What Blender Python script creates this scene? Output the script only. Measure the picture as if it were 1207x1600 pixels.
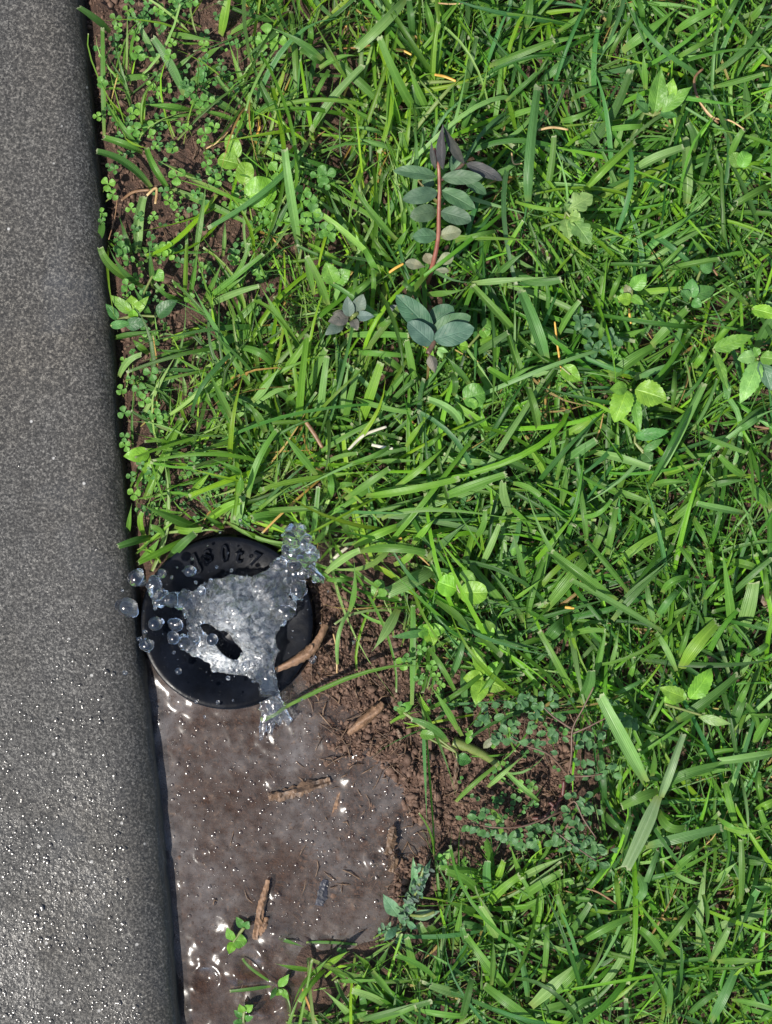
import bpy, math, random
import numpy as np
from mathutils import Vector, Matrix, Euler

random.seed(7)
rng = np.random.default_rng(11)
for o in list(bpy.data.objects):
    bpy.data.objects.remove(o)
scene = bpy.context.scene
C = scene.collection

# ------------------------------------------------------------------ camera, sky, sun, exposure
CAM_H = 0.6                      # camera height above the lawn in metres
S = 0.0002                       # metres per photo pixel on the lawn
cam_d = bpy.data.cameras.new('camera')
cam = bpy.data.objects.new('camera', cam_d)
C.objects.link(cam)
cam.location = (0, 0, CAM_H)
cam_d.sensor_fit = 'VERTICAL'
cam_d.angle = 2 * math.atan(0.16 / CAM_H)
cam_d.clip_start = 0.01
cam_d.clip_end = 200
scene.camera = cam

SUN_EL, SUN_AZ = math.radians(56), math.atan2(-0.62, -0.78)     # sun stands beyond the lower left corner
sun_dir = Vector((math.cos(SUN_EL) * math.cos(SUN_AZ), math.cos(SUN_EL) * math.sin(SUN_AZ), math.sin(SUN_EL)))
world = bpy.data.worlds.new('World')
scene.world = world
world.use_nodes = True
wn = world.node_tree
for n in list(wn.nodes):
    wn.nodes.remove(n)
sky = wn.nodes.new('ShaderNodeTexSky')
sky.sky_type = 'NISHITA'
sky.sun_disc = False
sky.sun_elevation = SUN_EL
sky.sun_rotation = math.atan2(sun_dir.x, sun_dir.y)
bg = wn.nodes.new('ShaderNodeBackground')
bg.inputs['Strength'].default_value = 0.12
wo = wn.nodes.new('ShaderNodeOutputWorld')
wn.links.new(sky.outputs[0], bg.inputs[0])
wn.links.new(bg.outputs[0], wo.inputs[0])
sun_d = bpy.data.lights.new('sun', 'SUN')
sun_d.energy = 4.8
sun_d.angle = math.radians(0.9)
sun_d.color = (1.0, 0.95, 0.87)
sun = bpy.data.objects.new('sun', sun_d)
C.objects.link(sun)
sun.location = sun_dir * 5
sun.rotation_euler = (-sun_dir).to_track_quat('-Z', 'Y').to_euler()
vs = scene.view_settings
vs.view_transform = 'Standard'
vs.look = 'None'
vs.gamma = 1
vs.use_curve_mapping = False
vs.exposure = 0.43
scene.cycles.transparent_max_bounces = 16
scene.cycles.max_bounces = 12
scene.cycles.transmission_bounces = 8
scene.cycles.glossy_bounces = 5

# ------------------------------------------------------------------ helpers
def P(x, y, z=0.0):
    """The point at height z that the photo shows at pixel (x, y)."""
    f = (CAM_H - z) / CAM_H
    return np.array([(x - 603.5) * S * f, (800 - y) * S * f, z])

def kerb_x(y):
    return 127 + 0.0945 * y + 2.5 * np.sin(y / 170.0)

_lat = rng.random((256, 256))
def vnoise(x, y):
    xi, yi = np.floor(x).astype(int), np.floor(y).astype(int)
    fx, fy = x - xi, y - yi
    fx, fy = fx * fx * (3 - 2 * fx), fy * fy * (3 - 2 * fy)
    a, b = _lat[xi % 256, yi % 256], _lat[(xi + 1) % 256, yi % 256]
    c, d = _lat[xi % 256, (yi + 1) % 256], _lat[(xi + 1) % 256, (yi + 1) % 256]
    return (a * (1 - fx) + b * fx) * (1 - fy) + (c * (1 - fx) + d * fx) * fy
def fbm(x, y, scale, octs=4, gain=0.5):
    x, y = np.asarray(x, float) / scale, np.asarray(y, float) / scale
    s, amp, tot = 0, 1, 0
    for k in range(octs):
        s = s + amp * (vnoise(x + 17.3 * k, y - 9.1 * k) - 0.5)
        tot += amp
        amp *= gain
        x, y = x * 2.03, y * 2.03
    return s / tot * 2
def sdist(x, y, poly):
    """Signed distance in px to a polygon, negative inside."""
    x, y = np.asarray(x, float), np.asarray(y, float)
    d = np.full(x.shape, 1e9)
    ins = np.zeros(x.shape, bool)
    n = len(poly)
    for i in range(n):
        (x1, y1), (x2, y2) = poly[i], poly[(i + 1) % n]
        ex, ey = x2 - x1, y2 - y1
        t = np.clip(((x - x1) * ex + (y - y1) * ey) / (ex * ex + ey * ey), 0, 1)
        d = np.minimum(d, (x - x1 - t * ex) ** 2 + (y - y1 - t * ey) ** 2)
        c = (y1 > y) != (y2 > y)
        with np.errstate(divide='ignore', invalid='ignore'):
            ins ^= c & (x < (x2 - x1) * (y - y1) / (y2 - y1 if y2 != y1 else 1e-9) + x1)
    d = np.sqrt(d)
    return np.where(ins, -d, d)
def sstep(a, b, x):
    t = np.clip((x - a) / (b - a), 0, 1)
    return t * t * (3 - 2 * t)

POOL = [(225, 1040), (238, 1080), (300, 1112), (420, 1112), (470, 1060), (515, 1070), (550, 1120), (525, 1165), (590, 1185), (640, 1235),
        (668, 1300), (640, 1345), (610, 1400), (600, 1470), (520, 1490), (480, 1500), (465, 1560), (450, 1620), (430, 1720), (285, 1720)]
BARE = [(480, 930), (560, 925), (615, 955), (640, 1020), (625, 1085), (690, 1135), (750, 1190), (725, 1265), (715, 1330), (690, 1400), (600, 1440), (560, 1250), (470, 1060)]
BARE2 = [(720, 1110), (800, 1130), (890, 1130), (910, 1230), (860, 1310), (790, 1320), (720, 1300)]
LID_C, LID_R = (355, 973), 135

def soil_h(x, y):
    x, y = np.asarray(x, float), np.asarray(y, float)
    h = 0.0016 * fbm(x, y, 160, 3) + 0.0016 * fbm(x + 900, y, 34, 4, 0.6)
    pool = sstep(35, -35, sdist(x, y, POOL) + 22 * fbm(x, y + 500, 60, 3))
    h = h * (1 - 0.45 * pool) - 0.0047 * pool
    bare = sstep(30, -30, sdist(x, y, BARE))
    h = h + bare * 0.0034 * fbm(x - 300, y, 20, 4, 0.7)
    r = np.hypot(x - LID_C[0], y - LID_C[1])
    h = h - 0.0025 * sstep(175, 140, r)
    h = h - 0.003 * sstep(26, 4, x - kerb_x(y))
    return h
WATER_Z = -0.0026

def link(o, parent=None):
    C.objects.link(o)
    if parent is not None:
        o.parent = parent
    return o
def tag(o, label=None, cat=None, group=None, kind=None):
    if label: o['label'] = label
    if cat: o['category'] = cat
    if group: o['group'] = group
    if kind: o['kind'] = kind
    return o
def thing(name, loc, label, cat, group=None):
    o = bpy.data.objects.new(name, None)
    o.empty_display_size = 0.005
    o.location = loc
    link(o)
    return tag(o, label, cat, group)
def mesh_data(name, V, F, uv=None, tint=None, smooth=True):
    V = np.asarray(V, np.float32)
    me = bpy.data.meshes.new(name)
    if isinstance(F, np.ndarray):
        nf, k = F.shape
        me.vertices.add(len(V)); me.vertices.foreach_set('co', V.ravel())
        me.loops.add(nf * k); me.loops.foreach_set('vertex_index', F.astype(np.int32).ravel())
        me.polygons.add(nf)
        me.polygons.foreach_set('loop_start', np.arange(0, nf * k, k, dtype=np.int32))
        me.update(calc_edges=True)
    else:
        me.from_pydata([tuple(map(float, v)) for v in V], [], F)
        me.update()
    if smooth:
        me.polygons.foreach_set('use_smooth', np.ones(len(me.polygons), bool))
    if uv is not None:
        ul = me.uv_layers.new(name='UVMap')
        li = np.empty(len(me.loops), np.int32); me.loops.foreach_get('vertex_index', li)
        ul.data.foreach_set('uv', np.asarray(uv, np.float32)[li].ravel())
    if tint is not None:
        at = me.attributes.new('tint', 'FLOAT_COLOR', 'POINT')
        tint = np.asarray(tint, np.float32)
        if tint.ndim == 1:
            tint = np.tile(tint, (len(V), 1))
        if tint.shape[1] == 3:
            tint = np.hstack([tint, np.ones((len(V), 1), np.float32)])
        at.data.foreach_set('color', tint.ravel())
    return me
def obj(name, V, F, mat, parent=None, uv=None, tint=None, smooth=True):
    V = np.asarray(V, float)
    if parent is not None:
        V = V - np.array(parent.location)
    me = mesh_data(name, V, F, uv, tint, smooth)
    me.materials.append(mat)
    return link(bpy.data.objects.new(name, me), parent)
def grid_faces(nr, nc):
    i = np.arange(nr - 1)[:, None] * nc + np.arange(nc - 1)[None, :]
    i = i.ravel()
    return np.stack([i, i + 1, i + nc + 1, i + nc], 1)

# ------------------------------------------------------------------ materials
def new_mat(name):
    m = bpy.data.materials.new(name)
    m.use_nodes = True
    nt = m.node_tree
    for n in list(nt.nodes):
        nt.nodes.remove(n)
    return m, nt
class NT:
    """Small wrapper so that node graphs stay readable."""
    def __init__(s, name):
        s.m, s.t = new_mat(name)
    def n(s, typ, **kw):
        nd = s.t.nodes.new(typ)
        for k, v in kw.items():
            if k.startswith('i_'):
                key = k[2:].replace('_', ' ')
                key = int(key) if key.isdigit() else key
                if hasattr(v, 'is_linked') or isinstance(v, bpy.types.NodeSocket):
                    s.t.links.new(v, nd.inputs[key])
                else:
                    nd.inputs[key].default_value = v
            else:
                setattr(nd, k, v)
        return nd
    def noise(s, vec, scale, detail=3, rough=0.55, dist=0.0):
        nd = s.n('ShaderNodeTexNoise', i_Scale=scale, i_Detail=detail, i_Roughness=rough, i_Distortion=dist)
        if vec is not None: s.t.links.new(vec, nd.inputs['Vector'])
        return nd.outputs[0]
    def ramp(s, fac, stops):
        nd = s.n('ShaderNodeValToRGB')
        s.t.links.new(fac, nd.inputs[0])
        e = nd.color_ramp.elements
        while len(e) < len(stops): e.new(0.5)
        for el, (p, c) in zip(e, stops):
            el.position = p
            el.color = c if len(c) == 4 else (*c, 1)
        return nd.outputs[0]
    def mrange(s, v, a, b, c=0.0, d=1.0):
        nd = s.n('ShaderNodeMapRange', i_1=a, i_2=b, i_3=c, i_4=d)
        s.t.links.new(v, nd.inputs[0])
        return nd.outputs[0]
    def math(s, op, a, b=0.0):
        nd = s.n('ShaderNodeMath', operation=op)
        for k, v in enumerate((a, b)):
            if isinstance(v, bpy.types.NodeSocket): s.t.links.new(v, nd.inputs[k])
            else: nd.inputs[k].default_value = v
        return nd.outputs[0]
    def mix(s, fac, a, b, mode='MIX'):
        nd = s.n('ShaderNodeMix', data_type='RGBA', blend_type=mode)
        for k, v in ((0, fac), (6, a), (7, b)):
            if isinstance(v, bpy.types.NodeSocket): s.t.links.new(v, nd.inputs[k])
            elif k == 0: nd.inputs[k].default_value = v
            else: nd.inputs[k].default_value = v if len(v) == 4 else (*v, 1)
        return nd.outputs[2]
    def bump(s, h, strength, dist, normal=None):
        nd = s.n('ShaderNodeBump', i_Strength=strength, i_Distance=dist)
        s.t.links.new(h, nd.inputs['Height'])
        if normal is not None: s.t.links.new(normal, nd.inputs['Normal'])
        return nd.outputs[0]
    def pos(s):
        return s.n('ShaderNodeNewGeometry').outputs['Position']
    def out(s, sh):
        o = s.n('ShaderNodeOutputMaterial')
        s.t.links.new(sh, o.inputs[0])
        return s.m
    def mixsh(s, fac, a, b):
        nd = s.n('ShaderNodeMixShader')
        if isinstance(fac, bpy.types.NodeSocket): s.t.links.new(fac, nd.inputs[0])
        else: nd.inputs[0].default_value = fac
        s.t.links.new(a, nd.inputs[1]); s.t.links.new(b, nd.inputs[2])
        return nd.outputs[0]

def grass_material():
    k = NT('grass_blade')
    tint = k.n('ShaderNodeAttribute', attribute_name='tint').outputs['Color']
    uv = k.n('ShaderNodeUVMap').outputs[0]
    sp = k.n('ShaderNodeSeparateXYZ'); k.t.links.new(uv, sp.inputs[0])
    u, v = sp.outputs[0], sp.outputs[1]
    p = k.pos()
    sc = k.n('ShaderNodeVectorMath', operation='MULTIPLY', i_1=(9.0, 0.8, 1)); k.t.links.new(uv, sc.inputs[0])
    ad = k.n('ShaderNodeVectorMath', operation='ADD'); k.t.links.new(sc.outputs[0], ad.inputs[0])
    ps = k.n('ShaderNodeVectorMath', operation='MULTIPLY', i_1=(40, 40, 40)); k.t.links.new(p, ps.inputs[0])
    k.t.links.new(ps.outputs[0], ad.inputs[1])
    streak = k.noise(ad.outputs[0], 1.0, 2)
    blot = k.noise(p, 260, 3)
    col = k.mix(k.mrange(streak, 0.35, 0.7), tint, k.mix(1.0, tint, (1.35, 1.28, 1.5), 'MULTIPLY'))
    col = k.mix(k.mrange(blot, 0.35, 0.75, 0, 0.5), col, k.mix(1.0, col, (0.62, 0.72, 0.7), 'MULTIPLY'))
    mid = k.math('ABSOLUTE', k.math('SUBTRACT', u, 0.5))
    col = k.mix(k.mrange(mid, 0.03, 0.09, 0.5, 0.0), col, k.mix(1.0, col, (1.5, 1.35, 1.6), 'MULTIPLY'))
    tipn = k.math('ADD', v, k.math('MULTIPLY', k.math('SUBTRACT', k.noise(p, 1500, 2), 0.5), 0.07))
    col = k.mix(k.mrange(tipn, 0.965, 0.99, 0, 0.75), col, (0.45, 0.48, 0.28))
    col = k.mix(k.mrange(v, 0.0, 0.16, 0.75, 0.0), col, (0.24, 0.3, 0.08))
    rib = k.math('SINE', k.math('MULTIPLY', u, 44.0))
    bm = k.bump(k.math('ADD', rib, k.math('MULTIPLY', k.noise(p, 900, 2), 1.2)), 0.35, 0.0002)
    b = k.n('ShaderNodeBsdfPrincipled', i_Roughness=0.38)
    b.inputs['Specular IOR Level'].default_value = 0.42
    k.t.links.new(col, b.inputs['Base Color']); k.t.links.new(bm, b.inputs['Normal'])
    t = k.n('ShaderNodeBsdfTranslucent')
    k.t.links.new(k.mix(1.0, col, (1.25, 1.3, 0.5), 'MULTIPLY'), t.inputs[0])
    return k.out(k.mixsh(0.38, b.outputs[0], t.outputs[0]))
M_GRASS = grass_material()

def leaf_material(name, vein=0.5, rough=0.45, transl=0.25, wrinkle=0.0):
    """Leaf with a midrib and side veins from its own UVs (u across, v along); colour from the tint attribute."""
    k = NT(name)
    tint = k.n('ShaderNodeAttribute', attribute_name='tint').outputs['Color']
    uv = k.n('ShaderNodeUVMap').outputs[0]
    sp = k.n('ShaderNodeSeparateXYZ'); k.t.links.new(uv, sp.inputs[0])
    u, v = sp.outputs[0], sp.outputs[1]
    p = k.pos()
    au = k.math('ABSOLUTE', k.math('SUBTRACT', u, 0.5))
    side = k.math('SINE', k.math('MULTIPLY', k.math('SUBTRACT', v, k.math('MULTIPLY', au, 0.55)), 42.0))
    sv = k.mrange(side, 0.75, 1.0)
    mv = k.mrange(au, 0.015, 0.05, 1.0, 0.0)
    vn = k.math('MAXIMUM', k.math('MULTIPLY', sv, 0.55), mv)
    n1 = k.noise(p, 420, 4)
    col = k.mix(k.mrange(n1, 0.3, 0.7), k.mix(1.0, tint, (0.72, 0.78, 0.8), 'MULTIPLY'), k.mix(1.0, tint, (1.25, 1.18, 1.2), 'MULTIPLY'))
    col = k.mix(k.math('MULTIPLY', vn, vein), col, k.mix(1.0, col, (1.7, 1.5, 1.7), 'MULTIPLY'))
    col = k.mix(k.mrange(k.noise(p, 900, 2), 0.68, 0.78, 0, 0.45), col, (0.16, 0.12, 0.04))
    h = k.math('SUBTRACT', k.math('MULTIPLY', k.noise(p, 700, 3), 0.6 + wrinkle * 2), k.math('MULTIPLY', vn, 0.8))
    bm = k.bump(h, 0.5, 0.0003)
    b = k.n('ShaderNodeBsdfPrincipled', i_Roughness=rough)
    k.t.links.new(col, b.inputs['Base Color']); k.t.links.new(bm, b.inputs['Normal'])
    t = k.n('ShaderNodeBsdfTranslucent')
    k.t.links.new(k.mix(1.0, col, (1.2, 1.25, 0.5), 'MULTIPLY'), t.inputs[0])
    return k.out(k.mixsh(transl, b.outputs[0], t.outputs[0]))
M_LEAF = leaf_material('weed_leaf', wrinkle=0.5)
M_SPURGE = leaf_material('spurge_leaf', vein=0.22, rough=0.58, transl=0.12)
M_CLOVER = leaf_material('clover_leaf', vein=0.2, rough=0.5, transl=0.25)

def plain_mat(name, c1, c2, scale, rough=0.6, bump=0.4, bscale=None, dist=0.0004, stretch=None):
    k = NT(name)
    p = k.n('ShaderNodeTexCoord').outputs['Object']
    if stretch:
        mp = k.n('ShaderNodeMapping'); k.t.links.new(p, mp.inputs[0]); mp.inputs['Scale'].default_value = stretch
        p = mp.outputs[0]
    n1 = k.noise(p, scale, 5, 0.65)
    col = k.ramp(n1, [(0.32, c1), (0.68, c2)])
    b = k.n('ShaderNodeBsdfPrincipled', i_Roughness=rough)
    k.t.links.new(col, b.inputs['Base Color'])
    k.t.links.new(k.bump(k.noise(p, bscale or scale * 2, 4), bump, dist), b.inputs['Normal'])
    return k.out(b.outputs[0])
M_TWIG = plain_mat('twig_bark', (0.09, 0.048, 0.024), (0.27, 0.155, 0.085), 500, 0.6, 0.7)
M_CHIP = plain_mat('wood_chip', (0.03, 0.017, 0.01), (0.19, 0.115, 0.065), 420, 0.55, 0.9)
M_CRUMB = plain_mat('soil_crumb', (0.05, 0.026, 0.016), (0.175, 0.105, 0.07), 300, 0.8, 0.8)
M_STEM_RED = plain_mat('red_stem', (0.16, 0.045, 0.03), (0.27, 0.11, 0.07), 300, 0.4, 0.2)
M_STEM_DARKRED = plain_mat('dark_red_root', (0.05, 0.015, 0.012), (0.12, 0.04, 0.03), 300, 0.5, 0.4)
M_STEM_GREEN = plain_mat('green_stem', (0.10, 0.15, 0.03), (0.18, 0.2, 0.06), 300, 0.4, 0.2)
M_STEM_BROWN = plain_mat('brown_stem', (0.07, 0.045, 0.03), (0.14, 0.08, 0.05), 300, 0.5, 0.2)
M_STRAW = plain_mat('dry_straw', (0.30, 0.17, 0.06), (0.58, 0.42, 0.2), 300, 0.5, 0.4, stretch=(1, 1, 1))
M_YELLOW = plain_mat('yellow_straw', (0.45, 0.22, 0.03), (0.68, 0.42, 0.08), 240, 0.5, 0.3)
M_WHITE_STRAW = plain_mat('bleached_straw', (0.32, 0.30, 0.2), (0.62, 0.58, 0.47), 240, 0.4, 0.3)
M_BROWN_STRAW = plain_mat('brown_straw', (0.10, 0.05, 0.022), (0.27, 0.15, 0.07), 300, 0.5, 0.4)

def soil_material():
    k = NT('damp_soil')
    p = k.pos()
    n1 = k.noise(p, 45, 6, 0.65)
    n2 = k.noise(p, 420, 5, 0.7)
    n3 = k.noise(p, 1500, 3, 0.6)
    col = k.ramp(n1, [(0.3, (0.052, 0.027, 0.018)), (0.55, (0.105, 0.06, 0.04)), (0.75, (0.165, 0.10, 0.07))])
    col = k.mix(k.mrange(n2, 0.35, 0.65), k.mix(1.0, col, (0.5, 0.48, 0.46), 'MULTIPLY'), k.mix(1.0, col, (1.3, 1.25, 1.2), 'MULTIPLY'))
    col = k.mix(k.mrange(n3, 0.62, 0.72, 0, 0.5), col, (0.2, 0.12, 0.07))
    h = k.math('ADD', k.math('MULTIPLY', n2, 1.4), k.math('MULTIPLY', n3, 0.5))
    b = k.n('ShaderNodeBsdfPrincipled', i_Roughness=0.75)
    k.t.links.new(col, b.inputs['Base Color'])
    k.t.links.new(k.bump(h, 1.0, 0.0022), b.inputs['Normal'])
    return k.out(b.outputs[0])
M_SOIL = soil_material()

def concrete_material():
    k = NT('damp_concrete')
    p = k.pos()
    sp = k.n('ShaderNodeSeparateXYZ'); k.t.links.new(p, sp.inputs[0])
    X, Y, Z = sp.outputs
    fine = k.noise(p, 1250, 3, 0.85)
    mid = k.noise(p, 90, 5, 0.6)
    big = k.noise(p, 14, 4, 0.55)
    col = k.ramp(fine, [(0.35, (0.006, 0.0058, 0.0055)), (0.455, (0.029, 0.0278, 0.0255)), (0.54, (0.061, 0.058, 0.053)), (0.645, (0.19, 0.182, 0.166))])
    col = k.mix(k.mrange(mid, 0.35, 0.7, 0, 0.5), col, k.mix(1.0, col, (0.72, 0.7, 0.66), 'MULTIPLY'))
    col = k.mix(k.mrange(big, 0.42, 0.62, 0, 0.8), col, k.mix(1.0, col, (1.12, 1.05, 0.94), 'MULTIPLY'))
    col = k.mix(k.mrange(k.noise(p, 26, 3), 0.6, 0.74, 0, 0.13), col, (0.10, 0.12, 0.15))      # bluish mineral bloom
    vor = k.n('ShaderNodeTexVoronoi', i_Scale=430.0); k.t.links.new(p, vor.inputs['Vector'])
    spsep = k.n('ShaderNodeSeparateColor'); k.t.links.new(vor.outputs['Color'], spsep.inputs[0])
    spot = k.math('MULTIPLY', k.mrange(vor.outputs['Distance'], 0.16, 0.26, 1, 0), k.mrange(spsep.outputs[0], 0.975, 0.98))
    col = k.mix(spot, col, (0.38, 0.37, 0.35))
    # splashed, wet part: an irregular patch spreading from the sprinkler
    wet = k.math('ADD', k.math('MULTIPLY', Y, -9.0), k.math('MULTIPLY', k.math('SUBTRACT', k.noise(p, 22, 4), 0.5), 1.6))
    wet = k.mrange(wet, -0.2, 0.8)
    col = k.mix(k.math('MULTIPLY', wet, 0.38), col, k.mix(1.0, col, (0.55, 0.53, 0.49), 'MULTIPLY'))
    # shade on the buried side face, painted into the concrete colour
    face_shade = k.mrange(k.math('ADD', Z, k.math('MULTIPLY', k.math('SUBTRACT', k.noise(p, 120, 4), 0.5), 0.006)), 0.0, 0.0068, 0.85, 0.0)
    col = k.mix(face_shade, col, k.mix(k.noise(p, 300, 3), (0.018, 0.018, 0.012), (0.05, 0.045, 0.03)))
    h = k.math('ADD', fine, k.math('MULTIPLY', k.noise(p, 330, 3, 0.6), 1.2))
    nb = k.bump(h, 0.55, 0.0007)
    b = k.n('ShaderNodeBsdfPrincipled', i_Roughness=0.75)
    k.t.links.new(col, b.inputs['Base Color']); k.t.links.new(nb, b.inputs['Normal'])
    k.t.links.new(k.math('MULTIPLY', wet, k.mrange(k.noise(p, 60, 3), 0.4, 0.62, 0.2, 0.75)), b.inputs['Coat Weight'])
    b.inputs['Coat Roughness'].default_value = 0.22
    b.inputs['Coat IOR'].default_value = 1.33
    cb = k.bump(k.math('ADD', k.noise(p, 650, 2, 0.5), k.math('MULTIPLY', fine, 0.25)), 0.5, 0.0007)
    k.t.links.new(cb, b.inputs['Coat Normal'])
    return k.out(b.outputs[0])
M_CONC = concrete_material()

def lid_material():
    k = NT('black_wet_plastic')
    p = k.pos()
    n1 = k.noise(p, 130, 5, 0.6)
    col = k.ramp(n1, [(0.35, (0.0018, 0.0022, 0.0034)), (0.7, (0.0055, 0.007, 0.011))])
    b = k.n('ShaderNodeBsdfPrincipled')
    k.t.links.new(col, b.inputs['Base Color'])
    k.t.links.new(k.mrange(k.noise(p, 70, 4), 0.35, 0.7, 0.22, 0.42), b.inputs['Roughness'])
    b.inputs['Specular IOR Level'].default_value = 0.11
    k.t.links.new(k.bump(k.noise(p, 380, 3), 0.25, 0.0003), b.inputs['Normal'])
    return k.out(b.outputs[0])
M_LID = lid_material()

def water_material(name, aer_attr=False, rough=0.05):
    """Clear water: refracting, with air carried in the turbulent parts (the foam attribute)."""
    k = NT(name)
    p = k.pos()
    nb = k.bump(k.noise(p, 240, 2), 0.14, 0.0005)
    g = k.n('ShaderNodeBsdfPrincipled', i_Roughness=rough, i_IOR=1.33)
    g.inputs['Base Color'].default_value = (0.93, 0.97, 1.0, 1)
    g.inputs['Transmission Weight'].default_value = 1.0
    g.inputs['Coat Weight'].default_value = 1.0
    g.inputs['Coat Roughness'].default_value = 0.18
    g.inputs['Coat IOR'].default_value = 1.5
    k.t.links.new(nb, g.inputs['Normal'])
    if not aer_attr:
        return k.out(g.outputs[0])
    f = k.n('ShaderNodeAttribute', attribute_name='tint').outputs['Fac']
    aer = k.math('MULTIPLY', f, k.mrange(k.noise(p, 300, 5, 0.72, 2.2), 0.42, 0.58, 0.05, 1.0))
    d = k.n('ShaderNodeBsdfPrincipled', i_Roughness=0.12)
    d.inputs['Base Color'].default_value = (0.62, 0.63, 0.62, 1)
    k.t.links.new(nb, d.inputs['Normal'])
    return k.out(k.mixsh(aer, g.outputs[0], d.outputs[0]))
M_JET = water_material('splashing_water', True, 0.03)
M_DROP = water_material('water_drop', False, 0.03)

def puddle_material():
    k = NT('murky_water')
    p = k.pos()
    n1 = k.noise(p, 38, 5, 0.6, 0.6)
    n2 = k.noise(p, 260, 4, 0.6)
    silt = k.ramp(n1, [(0.28, (0.072, 0.053, 0.043)), (0.5, (0.118, 0.100, 0.091)), (0.75, (0.185, 0.172, 0.168))])
    silt = k.mix(k.mrange(k.noise(p, 750, 3, 0.7), 0.56, 0.68, 0, 0.7), silt, (0.05, 0.03, 0.02))
    silt = k.mix(k.mrange(k.noise(p, 520, 2, 0.6), 0.62, 0.72, 0, 0.55), silt, (0.2, 0.14, 0.1))
    tb = k.n('ShaderNodeBsdfTransparent'); tb.inputs[0].default_value = (0.85, 0.76, 0.67, 1)
    d = k.n('ShaderNodeBsdfDiffuse'); k.t.links.new(silt, d.inputs[0])
    dens = k.math('ADD', k.mrange(n1, 0.28, 0.72, 0.25, 0.6), k.mrange(n2, 0.3, 0.7, -0.24, 0.24))
    body = k.mixsh(dens, tb.outputs[0], d.outputs[0])
    nb = k.bump(k.math('ADD', k.noise(p, 170, 3), k.math('MULTIPLY', k.noise(p, 700, 2), 0.25)), 0.17, 0.0006)
    gl = k.n('ShaderNodeBsdfGlossy', i_Roughness=0.2); k.t.links.new(nb, gl.inputs['Normal'])
    fr = k.n('ShaderNodeFresnel', i_IOR=1.36); k.t.links.new(nb, fr.inputs['Normal'])
    return k.out(k.mixsh(fr.outputs[0], body, gl.outputs[0]))
M_PUDDLE = puddle_material()
def bead_material():
    k = NT('water_bead')
    tb = k.n('ShaderNodeBsdfTransparent'); tb.inputs[0].default_value = (0.95, 0.95, 0.95, 1)
    gl = k.n('ShaderNodeBsdfGlossy', i_Roughness=0.16)
    fr = k.n('ShaderNodeFresnel', i_IOR=1.5)
    return k.out(k.mixsh(fr.outputs[0], tb.outputs[0], gl.outputs[0]))
M_BEAD = bead_material()

# ------------------------------------------------------------------ setting: soil, kerb, puddle
def build_soil():
    xs = np.arange(60, 1620, 4.0)
    ys = np.arange(-420, 2021, 4.0)
    gx, gy = np.meshgrid(xs, ys)
    h = soil_h(gx, gy)
    edge = np.minimum(np.minimum(gx - 60, 1620 - gx), np.minimum(gy + 420, 2020 - gy))
    h = h - 0.02 * sstep(40, 0, edge)
    V = np.stack([(gx - 603.5) * S, (800 - gy) * S, h], -1).reshape(-1, 3)
    o = obj('soil', V, grid_faces(len(ys), len(xs)), M_SOIL)
    tag(o, 'damp brown crumbly soil under the grass', None, None, 'structure')
    R = 60.0
    g = obj('ground', [(-R, -R, -0.012), (R, -R, -0.012), (R, R, -0.012), (-R, R, -0.012)], np.array([[0, 1, 2, 3]]), M_SOIL, smooth=False)
    tag(g, 'bare earth of the wider garden', None, None, 'structure')
build_soil()

KERB_TOP = 0.0085
def build_kerb():
    # cross section from the far left to the buried foot; the last figure is the distance from the face
    prof = [(-3.0, 0), (-0.35, 0), (-0.2, 0), (-0.15, 0), (-0.12, 0), (-0.1, 0), (-0.08, 0), (-0.06, 0), (-0.045, 0), (-0.03, 0), (-0.022, 0), (-0.0165, -0.00003)]
    R = 0.013
    for a in np.linspace(6, 84, 12):
        prof.append((-R + R * math.sin(math.radians(a)), -R * 0.62 * (1 - math.cos(math.radians(a)))))
    prof += [(0.0, -0.0085), (0.0004, -0.011), (0.0006, -0.0145), (0.0006, -0.02), (0.0006, -0.06)]
    ys = np.concatenate([[-15000, -4000, -1500], np.arange(-420, 2021, 12.0), [3500, 6000, 17000]])
    V = []
    for y in ys:
        ex = kerb_x(float(np.clip(y, -420, 2020))) + (0.0945 * (y - np.clip(y, -420, 2020)))
        f = (CAM_H - 0.001) / CAM_H
        for (dx, dz) in prof:
            px = ex + dx / S
            n = fbm(px, y, 90, 3) * 0.00025
            side = fbm(px * 0 + dz * 20000, y, 40, 3) * 0.0007 * (1 if dz < -0.001 else 0)
            V.append((((ex - 603.5) * S * f) + dx + side, (800 - y) * S * f, KERB_TOP + dz + (n if dx > -1 else 0)))
    V = np.array(V)[:, :]
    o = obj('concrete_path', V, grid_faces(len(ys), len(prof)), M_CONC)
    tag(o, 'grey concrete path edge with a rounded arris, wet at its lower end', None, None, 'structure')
build_kerb()

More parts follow.
